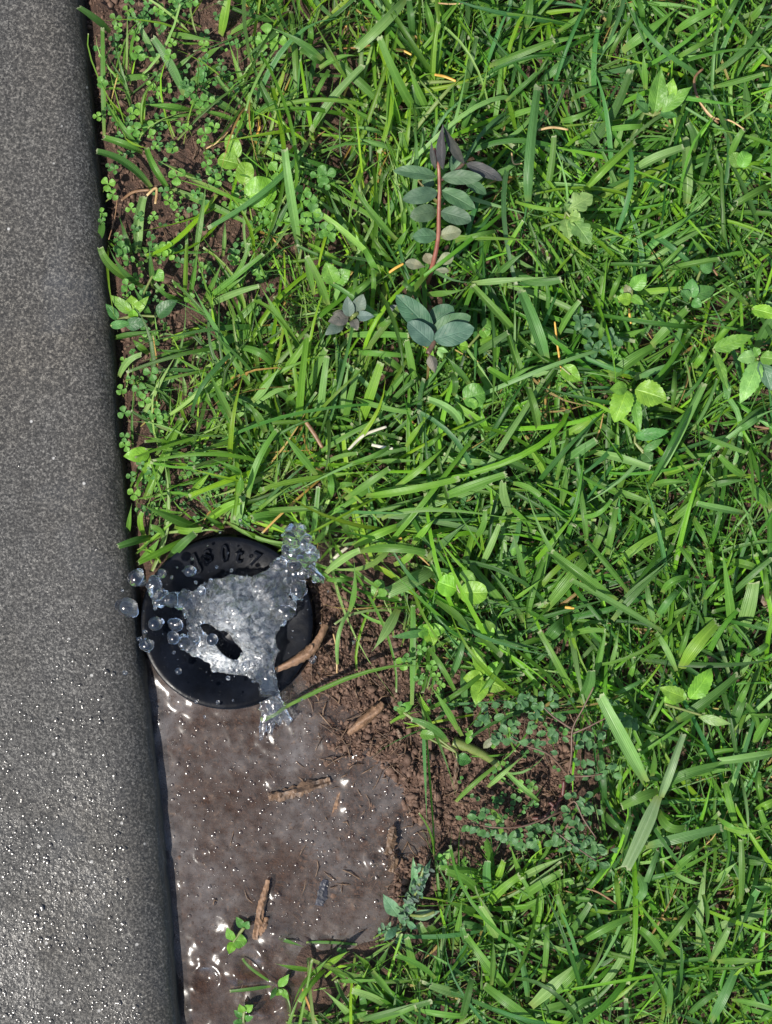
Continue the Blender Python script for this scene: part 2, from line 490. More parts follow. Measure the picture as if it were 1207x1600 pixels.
DENTS = [(322, 1533, 15, -0.0011), (333, 1462, 20, -0.0007), (352, 1480, 12, 0.0006), (388, 1508, 17, -0.0011), (418, 1560, 18, -0.0010),
         (440, 1458, 14, 0.0009), (424, 1472, 16, 0.0006), (445, 1575, 16, 0.0008), (587, 1336, 10, -0.0006), (583, 1346, 10, 0.0008), (604, 1352, 9, 0.0006),
         (548, 1218, 14, 0.0005), (316, 1338, 8, -0.0006), (265, 1336, 9, 0.0005), (288, 1380, 8, 0.0005), (340, 1610, 14, 0.0007),
         (300, 1105, 16, 0.0008), (278, 1098, 12, 0.0007), (430, 1222, 10, 0.0006), (433, 1400, 10, 0.0005), (360, 1520, 22, 0.0006), (405, 1500, 12, 0.0005), (370, 1530, 14, 0.0006), (436, 1545, 15, 0.0006), (345, 1500, 12, 0.0005), (405, 1580, 15, 0.0006), (310, 1500, 12, 0.0004), (425, 1455, 12, 0.0006), (500, 1478, 12, 0.0005), (545, 1262, 12, 0.0004), (250, 1130, 14, 0.0005), (560, 1180, 10, 0.0005), (300, 1580, 14, 0.0005), (380, 1470, 9, 0.0006)]
def water_h(x, y):
    h = WATER_Z + 0.00022 * fbm(x, y, 46, 3) + 0.0001 * fbm(x, y, 12, 2)
    for (cx, cy, r, a) in DENTS:
        d2 = ((x - cx) ** 2 + (y - cy) ** 2) / (r * r)
        a = a * (1.75 if a > 0 else 1.15)
        h = h + a * np.exp(-d2 * 1.1)
        if a < 0:
            h = h - 0.35 * a * np.exp(-((np.sqrt(d2) - 1.45) ** 2) * 9)
    h = h + 0.0011 * sstep(1420, 1500, y) * fbm(x + 40, y - 60, 58, 2) + 0.0004 * sstep(1250, 1130, y) * fbm(x, y + 90, 44, 2)
    d = np.hypot(x - 432, y - 1150)
    h = h + 0.00018 * np.sin(d / 3.6) * np.exp(-d / 48)
    dl = np.hypot(x - LID_C[0], y - LID_C[1]) - LID_R
    h = h + 0.0011 * np.exp(-np.maximum(dl, 0) / 8)
    dk = x - kerb_x(y)
    h = h + 0.0001 * np.exp(-np.maximum(dk, 0) / 8)
    return h
def build_puddle():
    xs = np.arange(212, 775, 2.5)
    ys = np.arange(1030, 1900, 2.5)
    gx, gy = np.meshgrid(xs, ys)
    h = water_h(gx, gy)
    keep = (sdist(gx, gy, POOL) < 95) & (gx > kerb_x(gy) - 8)
    V = np.stack([(gx - 603.5) * S, (800 - gy) * S, h], -1).reshape(-1, 3)
    F = grid_faces(len(ys), len(xs))
    F = F[keep.ravel()[F].all(1)]
    used = np.unique(F)
    mp = np.full(len(V), -1); mp[used] = np.arange(len(used))
    o = obj('puddle_water', V[used], mp[F], M_PUDDLE)
    tag(o, 'shallow murky brown puddle between the concrete edge and the lawn', None, None, 'structure')
build_puddle()

# ------------------------------------------------------------------ sprinkler head
def lathe(prof, center, n=96):
    V = []
    for (r, z) in prof:
        for k in range(n):
            a = 2 * math.pi * k / n
            V.append((center[0] + r * math.cos(a), center[1] + r * math.sin(a), z))
    F = []
    for i in range(len(prof) - 1):
        for k in range(n):
            F.append((i * n + k, i * n + (k + 1) % n, (i + 1) * n + (k + 1) % n, (i + 1) * n + k))
    return np.array(V), np.array(F)[:, ::-1]
LID_TOP = 0.0045
lc = P(LID_C[0], LID_C[1], LID_TOP)
LR = LID_R * S * (CAM_H - LID_TOP) / CAM_H
head = thing('sprinkler_head', (lc[0], lc[1], 0), 'round black sprinkler head set in the soil against the concrete edge', 'sprinkler')
V, F = lathe([(0.0002, LID_TOP - 0.0007), (0.008, LID_TOP - 0.0007), (0.0135, LID_TOP - 0.0006), (0.0152, LID_TOP - 0.0006), (0.0156, LID_TOP - 0.0002), (0.0245, LID_TOP - 0.0001), (LR - 0.0016, LID_TOP),
              (LR - 0.0003, LID_TOP - 0.00005), (LR - 0.00008, LID_TOP - 0.0002), (LR, LID_TOP - 0.0006), (LR, LID_TOP - 0.004)], lc)
obj('cover', V, F, M_LID, head)
V, F = lathe([(LR - 0.0002, LID_TOP - 0.0041), (LR + 0.0006, LID_TOP - 0.0046), (LR + 0.0006, LID_TOP - 0.03)], lc)
obj('body', V, F, M_LID, head)
tc = P(372, 975, LID_TOP)
V, F = lathe([(0.0002, LID_TOP + 0.0035), (0.0052, LID_TOP + 0.0035), (0.0062, LID_TOP + 0.0028), (0.0064, LID_TOP - 0.0005)], tc, 48)
obj('nozzle', V, F, M_LID, head)
def letters():
    spec = [('J', 116, 0.0060, 0.85), ('S', 106, 0.0050, 0.9), ('0', 92, 0.0066, 0.66), ('t', 80, 0.0064, 0.9), ('7', 66, 0.0056, 0.8)]
    for ch, ang, size, sx in spec:
        cu = bpy.data.curves.new('letter', 'FONT')
        cu.body = ch
        cu.align_x = 'CENTER'; cu.align_y = 'CENTER'
        cu.size = size * 1.12
        cu.extrude = 0.0006
        cu.bevel_depth = 0.00022
        cu.fill_mode = 'BOTH'
        to = bpy.data.objects.new('tmp', cu)
        C.objects.link(to)
        bpy.context.view_layer.update()
        me = bpy.data.meshes.new_from_object(to.evaluated_get(bpy.context.evaluated_depsgraph_get()))
        me.name = 'embossed_letter'
        bpy.data.objects.remove(to)
        me.materials.clear(); me.materials.append(M_LID)
        o = bpy.data.objects.new('embossed_letter', me)
        a = math.radians(ang)
        o.location = (0.0212 * math.cos(a), 0.0212 * math.sin(a), LID_TOP + 0.0002)
        o.rotation_euler = (0, 0, a - math.pi / 2)
        o.scale = (sx, 1, 1)
        link(o, head)
letters()

# ------------------------------------------------------------------ blade and leaf builders
def strip_frame(A, B_, D, n, roll):
    """Quadratic curve through A, B_, D: points, tangents, sides, normals."""
    t = np.linspace(0, 1, n)[:, None]
    ctrl = 2 * B_ - 0.5 * (A + D)
    pts = (1 - t) ** 2 * A + 2 * t * (1 - t) * ctrl + t ** 2 * D
    tan = 2 * (1 - t) * (ctrl - A) + 2 * t * (D - ctrl)
    tan = tan / (np.linalg.norm(tan, axis=1, keepdims=True) + 1e-12)
    side = np.cross(tan, [0, 0, 1.0])
    side /= (np.linalg.norm(side, axis=1, keepdims=True) + 1e-9)
    nrm = np.cross(side, tan)
    r = np.asarray(roll).reshape(-1, 1) if np.ndim(roll) else np.full((n, 1), roll)
    s2 = side * np.cos(r) + nrm * np.sin(r)
    n2 = nrm * np.cos(r) - side * np.sin(r)
    return pts, s2, n2
def blade_arrays(A, B_, D, w, roll=0.0, fold=0.12, n=9, cols=5, cut=True, twist=0.0, ragged=0.0):
    t = np.linspace(0, 1, n)
    pts, s, nn = strip_frame(A, B_, D, n, roll + twist * t)
    prof = (0.62 + 0.38 * sstep(0, 0.35, t)) * (1 - 0.24 * sstep(0.5, 1.0, t))
    if not cut:
        prof = prof * np.clip(1 - sstep(0.25, 1.1, t) * 1.08, 0.03, 1)
    u = np.linspace(0, 1, cols)
    off = (u - 0.5)
    V = pts[:, None, :] + s[:, None, :] * (off[None, :] * w * prof[:, None])[:, :, None] \
        + nn[:, None, :] * ((np.abs(off) * 2 * fold * w)[None, :] * prof[:, None])[:, :, None]
    if cut and ragged:
        tan = pts[-1] - pts[-2]; tan = tan / (np.linalg.norm(tan) + 1e-9)
        V[-1] += tan[None, :] * (rng.normal(0, ragged, cols) * w)[:, None]
    uv = np.stack(np.broadcast_arrays(u[None, :], t[:, None]), -1)
    return V.reshape(-1, 3), grid_faces(n, cols), uv.reshape(-1, 2)
TONES = {'g': (0.084, 0.208, 0.019), 'd': (0.040, 0.120, 0.016), 'l': (0.150, 0.32, 0.016), 'p': (0.185, 0.335, 0.085), 'w': (0.25, 0.38, 0.16), 'y': (0.36, 0.25, 0.075), 's': (0.07, 0.19, 0.046)}
def tone(c, j=0.16):
    c = np.array(TONES[c])
    return np.clip(c * rng.uniform(1 - j, 1 + j) * rng.uniform(1 - j * 0.5, 1 + j * 0.5, 3), 0.002, 0.9)

# Blades read off the photograph, by view tile: base, middle, tip, width, tone.  K: factor from tile to photo pixels.
K = 400 / 1207.0
TILES = {'A': (120, 0, K), 'B': (480, 0, K), 'C': (807, 0, K), 'D': (130, 380, K), 'E': (480, 380, K), 'F': (807, 380, K), 'G': (450, 740, K),
         'H': (807, 740, K), 'J': (600, 1080, K), 'K': (807, 1080, K), 'L': (250, 1350, K), 'M': (550, 1300, 657 / 1207.0), 'W': (150, 780, K)}
def tp(tile, x, y):
    ox, oy, k = TILES[tile]
    return ox + x * k, oy + y * k
BLADES = {
'A': """385 300 310 150 240 5 34 p;510 450 440 300 360 180 48 s;260 510 215 350 170 150 24 g;130 640 125 380 122 130 26 g;160 150 90 90 10 35 42 d;300 700 210 590 135 475 28 g;
310 720 220 680 130 650 42 g;350 885 230 770 90 715 46 d;440 900 370 800 330 700 38 g;450 890 700 1000 1000 1150 42 g;560 1207 590 1010 612 840 34 p;520 1207 520 1090 522 970 18 g;
290 1190 290 1060 315 930 54 p;260 1200 230 1110 195 1000 32 d;680 165 700 70 720 -30 62 l;720 160 850 90 1000 40 32 g;840 540 770 360 710 170 42 l;850 545 720 440 660 360 28 p;
545 525 420 505 305 490 46 g;760 535 640 460 540 375 42 d;780 580 640 535 560 520 32 g;590 850 470 800 370 750 26 g;510 410 590 360 680 305 40 g;430 160 540 175 690 200 36 g;590 290 640 245 690 215 42 g;
1000 620 880 430 800 185 42 d;1010 640 1060 520 1095 395 26 d;150 400 230 370 340 360 36 g;780 1190 850 1080 885 950 24 p;690 1207 697 1110 700 1020 24 p;1160 280 1040 190 890 120 42 d;
1040 540 1030 250 1010 50 34 g;460 330 520 280 570 240 24 g;100 1140 120 1080 110 1050 40 d;1100 640 1150 540 1207 470 30 g;940 560 1000 470 1080 350 26 d;400 590 480 550 570 540 18 g;
1100 220 1105 150 1110 90 34 g;760 230 820 190 900 185 30 g;1110 480 1150 400 1190 330 26 g""",
'B': """470 -10 360 110 235 230 54 p;400 530 240 380 70 235 48 g;20 620 120 470 270 310 46 p;380 610 260 540 140 480 30 g;370 640 280 610 170 600 32 p;410 700 310 670 190 640 34 p;
870 630 900 480 915 280 26 g;940 480 1050 380 1150 290 32 d;860 310 1010 250 1170 190 44 g;1045 970 1050 750 1090 400 54 s;1120 950 1150 800 1165 640 36 g;420 1130 280 970 155 765 38 g;
230 1190 150 1020 90 870 34 d;0 1150 70 1190 150 1230 32 l;590 150 570 60 555 -10 42 g;610 180 615 80 612 -20 30 l;500 190 490 90 480 0 38 d;700 1140 800 1110 890 1090 26 g;920 1200 970 1120 1020 1040 22 l;
80 300 30 260 -30 220 50 d;1030 130 1045 60 1050 -10 46 d;60 320 160 270 240 265 34 g;730 620 760 540 790 470 34 d;330 60 290 20 260 -30 34 g;930 560 1010 530 1080 510 32 g;980 950 1090 980 1200 985 22 l;
850 860 950 790 1060 740 36 d;300 1150 350 1190 420 1230 30 g;460 1080 455 1010 470 960 30 g;400 1200 450 1120 490 1060 34 g""",
'C': """500 240 640 130 800 10 58 g;750 150 840 90 955 35 42 g;100 400 190 320 270 265 48 s;30 250 200 190 455 150 36 g;200 150 300 80 390 0 34 g;720 305 830 275 965 255 40 p;610 420 605 320 597 230 36 g;
925 400 935 280 938 150 28 g;730 290 830 230 930 180 26 g;180 810 400 620 540 330 52 d;550 810 660 750 790 700 58 p;800 960 805 830 795 650 58 p;860 900 900 740 945 600 36 d;1015 660 940 500 890 365 32 d;
460 700 490 630 515 560 34 p;1165 1130 1090 930 1010 770 36 d;1010 920 960 800 935 700 28 g;145 860 165 760 185 650 32 g;780 1100 860 1080 960 1050 28 g;650 1120 760 1060 850 980 28 g;320 900 420 790 560 665 44 l;
1190 730 1150 650 1120 580 32 p;1000 760 1030 680 1070 610 36 g;940 340 1070 240 1160 130 32 d;930 410 1050 380 1170 345 30 g;1090 560 1085 450 1070 340 46 d;900 1207 850 1150 820 1110 26 g;440 280 480 190 570 60 28 g;
1207 870 1130 910 1040 960 40 g;0 440 80 360 160 290 26 d;430 130 440 60 440 -20 34 d;600 110 590 50 570 -20 36 g;210 570 290 550 390 490 36 g;260 470 330 430 420 400 32 d;420 610 520 600 600 595 32 g;830 720 840 650 810 580 40 d;
960 120 1000 60 1040 -10 40 d;1100 100 1150 40 1190 -20 42 g""",
'D': """140 450 250 430 420 405 36 d;170 630 210 560 275 525 34 p;525 455 420 510 280 555 36 g;945 395 700 450 535 530 48 g;640 430 740 350 835 250 40 g;990 445 910 320 830 190 40 g;690 660 620 540 520 390 42 g;
800 690 730 580 640 460 28 g;910 590 840 520 740 490 42 g;445 785 580 700 735 625 54 l;430 780 370 710 310 640 36 g;480 720 475 660 465 605 28 p;290 1207 370 1030 460 825 52 l;405 1200 400 1120 395 1040 28 g;490 1200 560 1120 605 1080 38 l;
560 1207 640 1140 715 1085 26 g;780 1200 820 1040 915 880 42 g;1100 1095 1010 980 920 870 42 g;860 890 820 810 770 745 46 g;1207 1100 1010 1120 850 1160 30 l;800 745 870 670 940 560 42 p;660 900 560 840 480 795 28 g;570 990 510 940 460 910 36 g;
940 610 990 550 1060 450 40 l;330 380 280 280 220 180 36 d;1090 240 1060 110 1040 20 36 g;1140 300 1100 160 1050 60 38 g;700 820 640 700 590 600 40 g;710 800 715 730 700 660 44 d;900 830 940 820 980 800 30 g;
1030 780 960 730 880 670 30 d;560 1000 640 990 710 985 34 g;740 1090 700 1060 590 1010 36 g;420 470 470 440 530 435 30 g;310 520 260 480 230 450 38 g;980 380 985 320 970 270 34 d;1000 760 970 740 1020 700 32 g;340 1000 360 930 300 790 24 g;
520 760 600 720 640 700 24 d;1160 1207 1170 1150 1160 1080 36 g;730 1190 745 1130 740 1080 40 g""",
'E': """1130 560 1080 400 1010 230 64 s;1050 720 990 560 930 370 42 g;1090 880 1070 780 1040 680 46 g;775 190 950 175 1200 155 38 p;1000 440 900 330 780 200 42 g;790 150 775 100 755 45 26 g;560 240 660 235 770 210 36 g;530 250 490 215 450 185 28 d;
340 150 305 90 270 25 36 g;510 675 490 560 470 460 40 g;190 435 330 430 480 435 36 g;220 515 340 520 470 530 32 g;460 610 400 560 330 515 34 g;730 900 690 800 570 735 42 p;900 770 850 670 790 570 42 g;770 670 710 590 650 530 38 d;180 1207 290 1130 390 1060 38 g;
420 1150 560 1040 670 940 38 l;280 1190 450 1170 720 1110 42 l;620 1207 760 1150 940 1090 46 g;0 1120 130 1095 260 1080 36 l;330 1030 440 1025 560 1025 26 g;20 1020 150 930 340 830 26 g;1070 1080 920 1020 750 940 40 d;1150 1140 1080 1010 1000 870 38 l;
890 1045 770 1030 620 1015 36 p;940 660 1020 600 1110 575 26 g;890 890 800 830 700 760 46 l;980 130 1070 180 1200 170 46 d;890 155 960 90 1050 30 38 d;120 300 160 190 210 85 30 p;100 290 60 180 0 60 38 g;200 250 250 210 300 170 38 g;310 260 315 190 310 120 26 g;
1207 480 1150 430 1110 405 38 l;390 760 450 700 510 650 34 d;350 760 420 660 470 610 34 g;560 900 600 850 610 790 30 g;470 960 520 880 580 800 32 l;230 730 350 770 500 800 30 g;990 680 930 640 850 590 42 l;690 720 700 660 680 610 34 d;850 900 830 830 820 770 34 l;
330 400 380 370 430 350 30 g;200 1040 300 1010 390 960 26 g;50 1060 140 1010 240 990 26 g;550 960 600 930 640 890 28 g;960 1130 1040 1150 1100 1190 30 g;780 530 860 480 950 420 36 d""",
'F': """440 640 540 560 655 490 70 g;640 480 720 400 810 310 58 g;560 640 680 590 815 535 38 s;735 560 760 460 790 360 32 s;740 780 745 690 750 600 32 g;640 1120 740 950 885 660 46 p;215 925 310 860 410 800 58 l;225 1045 290 990 380 930 54 s;370 985 500 1015 635 1060 42 p;
190 1120 215 1020 245 920 26 g;440 270 480 180 520 95 34 g;565 235 660 225 775 215 34 l;930 490 1000 400 1110 280 46 l;840 590 880 530 930 470 42 l;1090 290 1010 220 930 160 28 g;720 125 820 100 960 75 32 g;960 340 1020 270 1100 200 38 d;1130 490 1180 400 1230 330 54 d;
640 1140 740 1125 850 1130 36 g;700 1090 790 1060 900 1030 38 l;940 1150 920 1080 925 1000 26 g;1080 1100 1020 1060 960 1000 42 g;400 460 400 400 410 330 26 g;200 430 240 350 300 270 32 g;280 530 200 470 130 410 38 p;320 1200 300 1110 285 1010 26 s;220 1207 230 1130 245 1060 32 g;
480 1060 475 920 485 790 28 l;640 150 700 100 790 10 28 g;1040 890 1100 850 1160 810 36 s;830 880 900 750 940 640 30 d;1200 760 1090 830 1020 920 34 d;880 910 980 950 1090 990 28 g;780 1010 880 1000 960 980 30 g;330 1060 380 1120 450 1150 38 g;800 470 820 420 880 380 26 d;
650 390 610 330 570 280 34 g;460 460 560 420 610 400 38 g;520 380 590 430 640 470 30 d;1140 280 1135 190 1160 100 26 g;1040 190 1000 130 960 90 34 s;360 830 430 880 470 920 30 d;340 740 330 700 310 640 40 g;1207 900 1160 930 1100 950 32 d""",
'G': """440 10 310 120 145 235 44 g;310 340 430 280 540 240 46 l;180 465 260 400 340 360 42 p;340 365 490 350 660 375 48 g;660 400 750 310 860 220 44 d;300 300 270 250 240 200 36 g;600 160 760 110 960 35 60 g;440 215 700 170 1160 235 30 g;370 95 520 75 720 40 42 l;
620 540 760 640 1010 860 46 g;290 650 315 540 310 390 32 g;235 900 240 760 290 650 22 p;520 640 460 750 395 840 60 p;585 1090 590 800 590 620 32 g;690 440 590 500 470 560 84 p;790 620 820 480 880 250 40 l;1060 660 950 530 840 400 42 g;1110 700 1030 560 940 440 34 d;
910 440 960 340 1000 240 36 p;1085 900 1010 770 930 650 36 p;1080 500 1040 420 1010 330 36 g;765 960 800 860 825 770 48 s;800 1050 730 920 660 820 28 g;800 1207 740 1100 665 990 38 g;870 1090 940 990 1010 880 42 g;835 1100 830 1010 825 930 38 s;1130 680 1150 560 1207 400 38 g;
1050 190 1020 110 1015 40 46 p;1120 540 1090 380 1040 240 34 g;590 330 650 260 700 210 38 l;410 180 520 150 640 120 34 g;120 310 130 210 145 60 30 g;70 220 75 150 80 70 42 l;120 330 170 280 190 210 34 g;230 70 280 50 360 60 34 g;560 230 660 320 770 390 40 g;
180 500 240 500 310 495 26 g;980 580 1000 400 1020 300 30 g;1060 600 1130 550 1207 490 24 l;500 430 560 400 600 350 36 l;880 300 920 250 930 170 34 g;0 160 80 165 160 170 24 g""",
'H': """130 650 260 490 360 370 62 g;350 400 390 300 425 240 42 g;650 710 630 620 615 530 34 p;755 930 710 830 660 750 32 p;480 440 600 330 860 220 46 l;730 230 820 150 930 70 36 g;430 380 450 270 470 160 38 g;370 950 400 820 440 640 42 g;440 930 465 830 490 700 30 p;
1070 185 960 165 850 140 38 p;900 60 1000 40 1120 20 36 d;1207 160 1130 80 1080 20 62 g;780 920 850 810 950 700 72 l;760 870 800 760 840 620 38 g;750 1170 880 1090 1050 950 58 d;1050 960 1090 880 1110 820 38 p;270 1030 200 900 110 740 38 g;140 790 180 740 220 700 72 d;
530 970 550 920 570 880 32 g;240 410 210 290 160 90 36 d;100 560 130 430 180 270 36 g;920 490 910 420 900 350 36 g;880 600 930 530 970 490 38 g;660 680 710 610 760 550 38 s;700 690 770 650 830 610 30 g;1010 580 1100 490 1207 400 32 d;990 410 1080 430 1140 450 46 g;
210 150 230 50 240 -20 38 g;410 65 560 110 740 170 40 g;640 160 690 190 725 225 34 g;800 350 840 360 895 380 36 p;310 700 270 760 240 740 34 g;690 560 740 510 820 490 40 g;600 880 650 860 700 870 34 d;850 690 920 690 970 680 34 g;1090 860 1150 830 1207 780 34 d;
1040 1100 1080 1020 1130 930 36 g;830 200 880 290 910 340 36 g;760 330 820 410 880 520 30 g;1180 600 1180 520 1170 450 30 g;300 1080 340 1000 350 930 60 d;460 1040 520 1010 600 970 30 s;250 760 330 740 420 740 30 g;330 330 320 200 290 20 30 g;290 200 380 190 450 120 26 g;
1140 1207 1120 1140 1080 1090 34 g;1207 1140 1150 1140 1080 1130 34 g""",
'J': """340 520 420 440 530 350 28 g;490 450 570 380 690 280 30 p;730 520 660 460 580 385 28 p;370 210 310 110 240 0 32 g;300 240 230 170 130 130 44 d;220 110 190 60 165 0 26 l;500 560 540 600 560 680 40 g""",
'K': """1230 290 1090 315 955 330 46 p;610 730 780 690 970 645 54 s;980 640 1080 660 1160 650 38 l;860 1207 875 960 910 720 46 p;880 1140 1040 1080 1207 1040 42 p;700 1200 780 1100 850 1000 36 g;500 1205 540 1140 575 1085 36 p;290 1190 400 1120 540 1060 54 g;240 1150 290 1090 350 1000 38 d;
230 975 340 985 470 1000 28 g;235 1110 215 1030 195 960 32 g;490 1050 475 930 470 860 32 l;590 960 630 860 670 750 36 s;490 760 520 660 545 590 38 d;740 850 820 780 900 720 42 g;1060 1000 1065 850 1060 700 36 g;950 900 990 850 1050 800 38 p;1130 560 1170 540 1230 510 46 l;1040 640 1010 540 985 430 38 g;
700 450 800 390 1000 340 54 d;840 400 950 370 1050 380 36 g;1120 250 1160 180 1190 130 58 g;1010 180 1040 100 1070 30 54 d;410 570 470 640 540 680 44 d;1160 540 1140 460 1140 380 38 g;1207 700 1170 620 1150 560 34 g;1090 1050 1110 990 1140 940 40 s;1050 790 1130 810 1190 790 36 d;560 850 600 940 540 1000 44 s;
880 960 900 1060 890 1130 30 g;720 840 830 900 890 890 26 p;1207 940 1160 930 1110 915 38 s;950 600 1020 640 1080 660 34 g;640 1160 700 1150 760 1130 30 g;330 1160 440 1120 520 1140 26 g;1010 1040 1090 1020 1190 1000 36 g;600 310 620 260 660 210 60 g;690 270 720 200 750 140 54 d""",
'L': """560 350 620 370 690 395 20 d;690 370 800 370 930 380 16 d;540 565 440 500 390 445 16 g;530 575 430 590 330 600 20 d;560 580 600 640 610 700 24 g""",
'M': """455 460 390 380 330 295 30 g;530 550 460 500 380 440 32 g;515 500 590 430 660 360 40 p;560 480 620 420 670 375 36 g;315 545 330 480 345 420 28 d;320 470 270 455 225 440 30 p;685 470 760 390 820 270 24 p;900 370 860 310 825 280 30 g;970 460 920 400 880 350 30 g;720 500 790 450 850 400 24 l;
1030 370 1060 310 1080 270 32 p;1050 370 1120 368 1210 370 26 g;1030 545 1070 470 1105 390 32 s;655 520 630 480 600 430 22 g;470 540 540 515 620 490 30 g;910 520 915 450 915 400 22 d;1170 550 1190 530 1225 510 26 g;240 420 190 380 125 355 18 g;400 440 405 360 405 290 22 g;505 490 490 380 440 260 24 s;
550 430 560 330 560 270 20 g;760 540 790 530 840 515 24 d;610 545 650 500 700 480 26 d;860 480 880 420 890 380 22 d;1090 480 1150 490 1215 510 20 g;960 530 1000 490 1050 460 22 d;1120 470 1160 450 1207 430 22 d;20 540 100 520 230 485 24 d;180 510 260 525 330 530 24 g;60 400 100 450 130 480 24 g""",
}
# Tufts that stand out on their own: (tile, label, rises from the soil, blades)
TUFTS = [
('D', 'fan of long narrow grass blades rooted in bare soil near the path, opening upward', True, """480 265 485 130 490 0 26 l;500 270 525 120 545 -20 28 g;560 280 700 170 850 50 30 g;580 300 700 240 830 200 38 p;570 270 620 170 660 80 28 g;590 270 720 150 780 0 26 g;460 270 390 240 330 210 26 g;330 210 320 100 310 0 30 d;230 180 130 100 85 20 46 g;290 210 190 130 120 10 36 d;610 250 700 200 790 130 28 g;470 270 400 250 340 190 24 g"""),
('B', 'upright fan of dark green grass directly above the reddish stemmed plant', True, """590 570 520 420 470 270 44 g;540 570 440 400 340 170 48 g;450 640 410 480 370 290 28 l;590 540 590 300 615 100 34 l;570 530 620 260 660 100 28 g;660 580 680 490 690 390 42 g;720 520 760 350 800 170 34 d;800 560 830 430 855 290 26 l;740 600 790 500 840 420 28 g;560 600 520 500 500 400 32 d;590 620 610 590 640 570 40 g;640 400 690 360 730 310 28 g;480 780 460 700 440 620 36 g"""),
('J', 'tuft of crossing green grass blades just below the trailing weed and bare soil', True, """475 990 400 900 290 850 46 g;480 860 370 840 260 830 38 g;520 880 500 760 480 700 42 g;500 980 485 880 490 800 46 s;530 900 545 860 565 800 38 l;490 1020 540 950 640 870 46 l;600 1010 710 930 840 850 46 g;610 900 750 830 890 765 42 p;740 940 820 910 900 890 52 g;670 930 630 820 590 710 38 g;715 1090 700 980 650 880 28 g;590 1050 700 1000 800 940 38 g;730 800 735 740 735 680 32 l;580 990 560 930 550 880 36 l"""),
('J', 'grass tuft right beside the frosty grey weed at the edge of the puddle', True, """460 1060 370 1020 270 980 46 g;560 1207 510 1110 455 1015 46 p;490 1130 430 1110 370 1095 42 s;340 1200 355 1090 370 970 38 g;215 1200 190 1150 165 1095 48 p;280 1200 240 1150 210 1110 62 g;610 1200 590 1140 575 1080 38 g;630 1150 690 1110 760 1105 32 g;500 1200 505 1150 490 1100 34 g;400 1200 380 1150 370 1110 36 s"""),
('L', 'low grass tuft standing in the puddle with a yellowed sheath', True, """720 500 620 485 545 470 32 g;780 480 840 440 895 410 38 l;760 500 680 560 620 690 28 g;780 500 710 570 660 650 30 l;700 540 750 490 810 430 28 g;990 500 960 460 910 415 36 g;790 480 860 530 900 560 26 g"""),
('L', 'bright bottom grass tuft with broad blades hanging over the puddle corner', True, """890 690 940 580 990 470 40 l;940 750 860 670 755 580 48 p;1110 690 1020 630 910 595 46 p;970 760 1080 720 1207 670 36 g;1100 640 1060 580 1030 520 34 g;660 680 740 740 800 760 42 g;1207 570 1190 460 1165 350 42 g;1110 700 1135 640 1160 580 38 l;830 550 940 550 1160 545 26 g;1000 540 1050 450 1090 370 42 d;820 745 900 720 980 700 38 g;950 700 960 660 950 620 40 s"""),
('K', 'four broad pale grass blades crossing in a large star on the lawn', None, """610 430 500 220 395 20 70 p;670 495 600 660 515 840 72 w;680 500 720 380 785 200 54 w;670 470 590 500 495 545 54 g;670 560 720 640 800 640 48 g;640 400 650 330 645 250 40 g"""),
('E', 'cluster of upright parallel grass blades with one bright yellow green blade', True, """240 870 290 740 350 560 54 l;165 900 200 740 240 590 36 g;150 850 175 700 205 510 36 p;60 880 70 720 95 530 38 p;130 880 125 740 130 640 32 g;-40 900 -30 700 0 430 44 l;0 820 30 640 90 500 40 g"""),
('H', 'two stiff grass blades forming a narrow V, one broad and pale', True, """1020 780 1000 560 955 270 52 g;1040 790 1090 650 1120 510 80 p"""),
('H', 'sheaf of three dark folded grass blades crossing over a broad green one', None, """470 600 330 500 160 370 52 g;530 560 430 430 330 310 32 g;690 745 460 610 255 500 38 p;455 690 580 550 755 390 38 d;470 630 600 510 740 390 30 d"""),
('A', 'single broad pale grass blade with water drops standing beside the crinkled lime leaf', True, """1050 1165 1010 930 980 705 48 p"""),
]
TUFTS.append(('W', 'tangle of short grass blades bending over the upper left rim of the sprinkler', True, '''500 140 340 80 195 15 58 g;340 290 400 220 470 160 46 d;200 300 270 230 300 180 42 g;260 180 180 200 105 225 42 d;450 175 300 250 200 300 38 l;370 130 420 150 505 140 38 l;150 180 160 90 170 20 28 g;230 170 210 110 220 60 32 l;300 300 260 250 200 240 30 l;320 200 300 150 260 130 34 g'''))
TUFTS.append(('W', 'broad short grass blades at the top rim of the sprinkler beside the splash', True, '''650 135 670 60 690 -20 64 p;900 110 830 85 742 95 60 g;520 110 600 50 690 10 48 l;800 205 740 170 690 140 30 l;760 60 900 50 1070 42 32 g;600 130 560 110 470 40 36 g;1000 150 980 60 990 0 44 g'''))
GRP_TUFT = 'grass tufts that stand out from the lawn'
lawn_parts = []
def z_soil(x, y):
    return float(soil_h(np.array([x]), np.array([y]))[0])
def sparse(x, y):
    return (x < 470 and y < 520) or (x < 360 and y < 850)
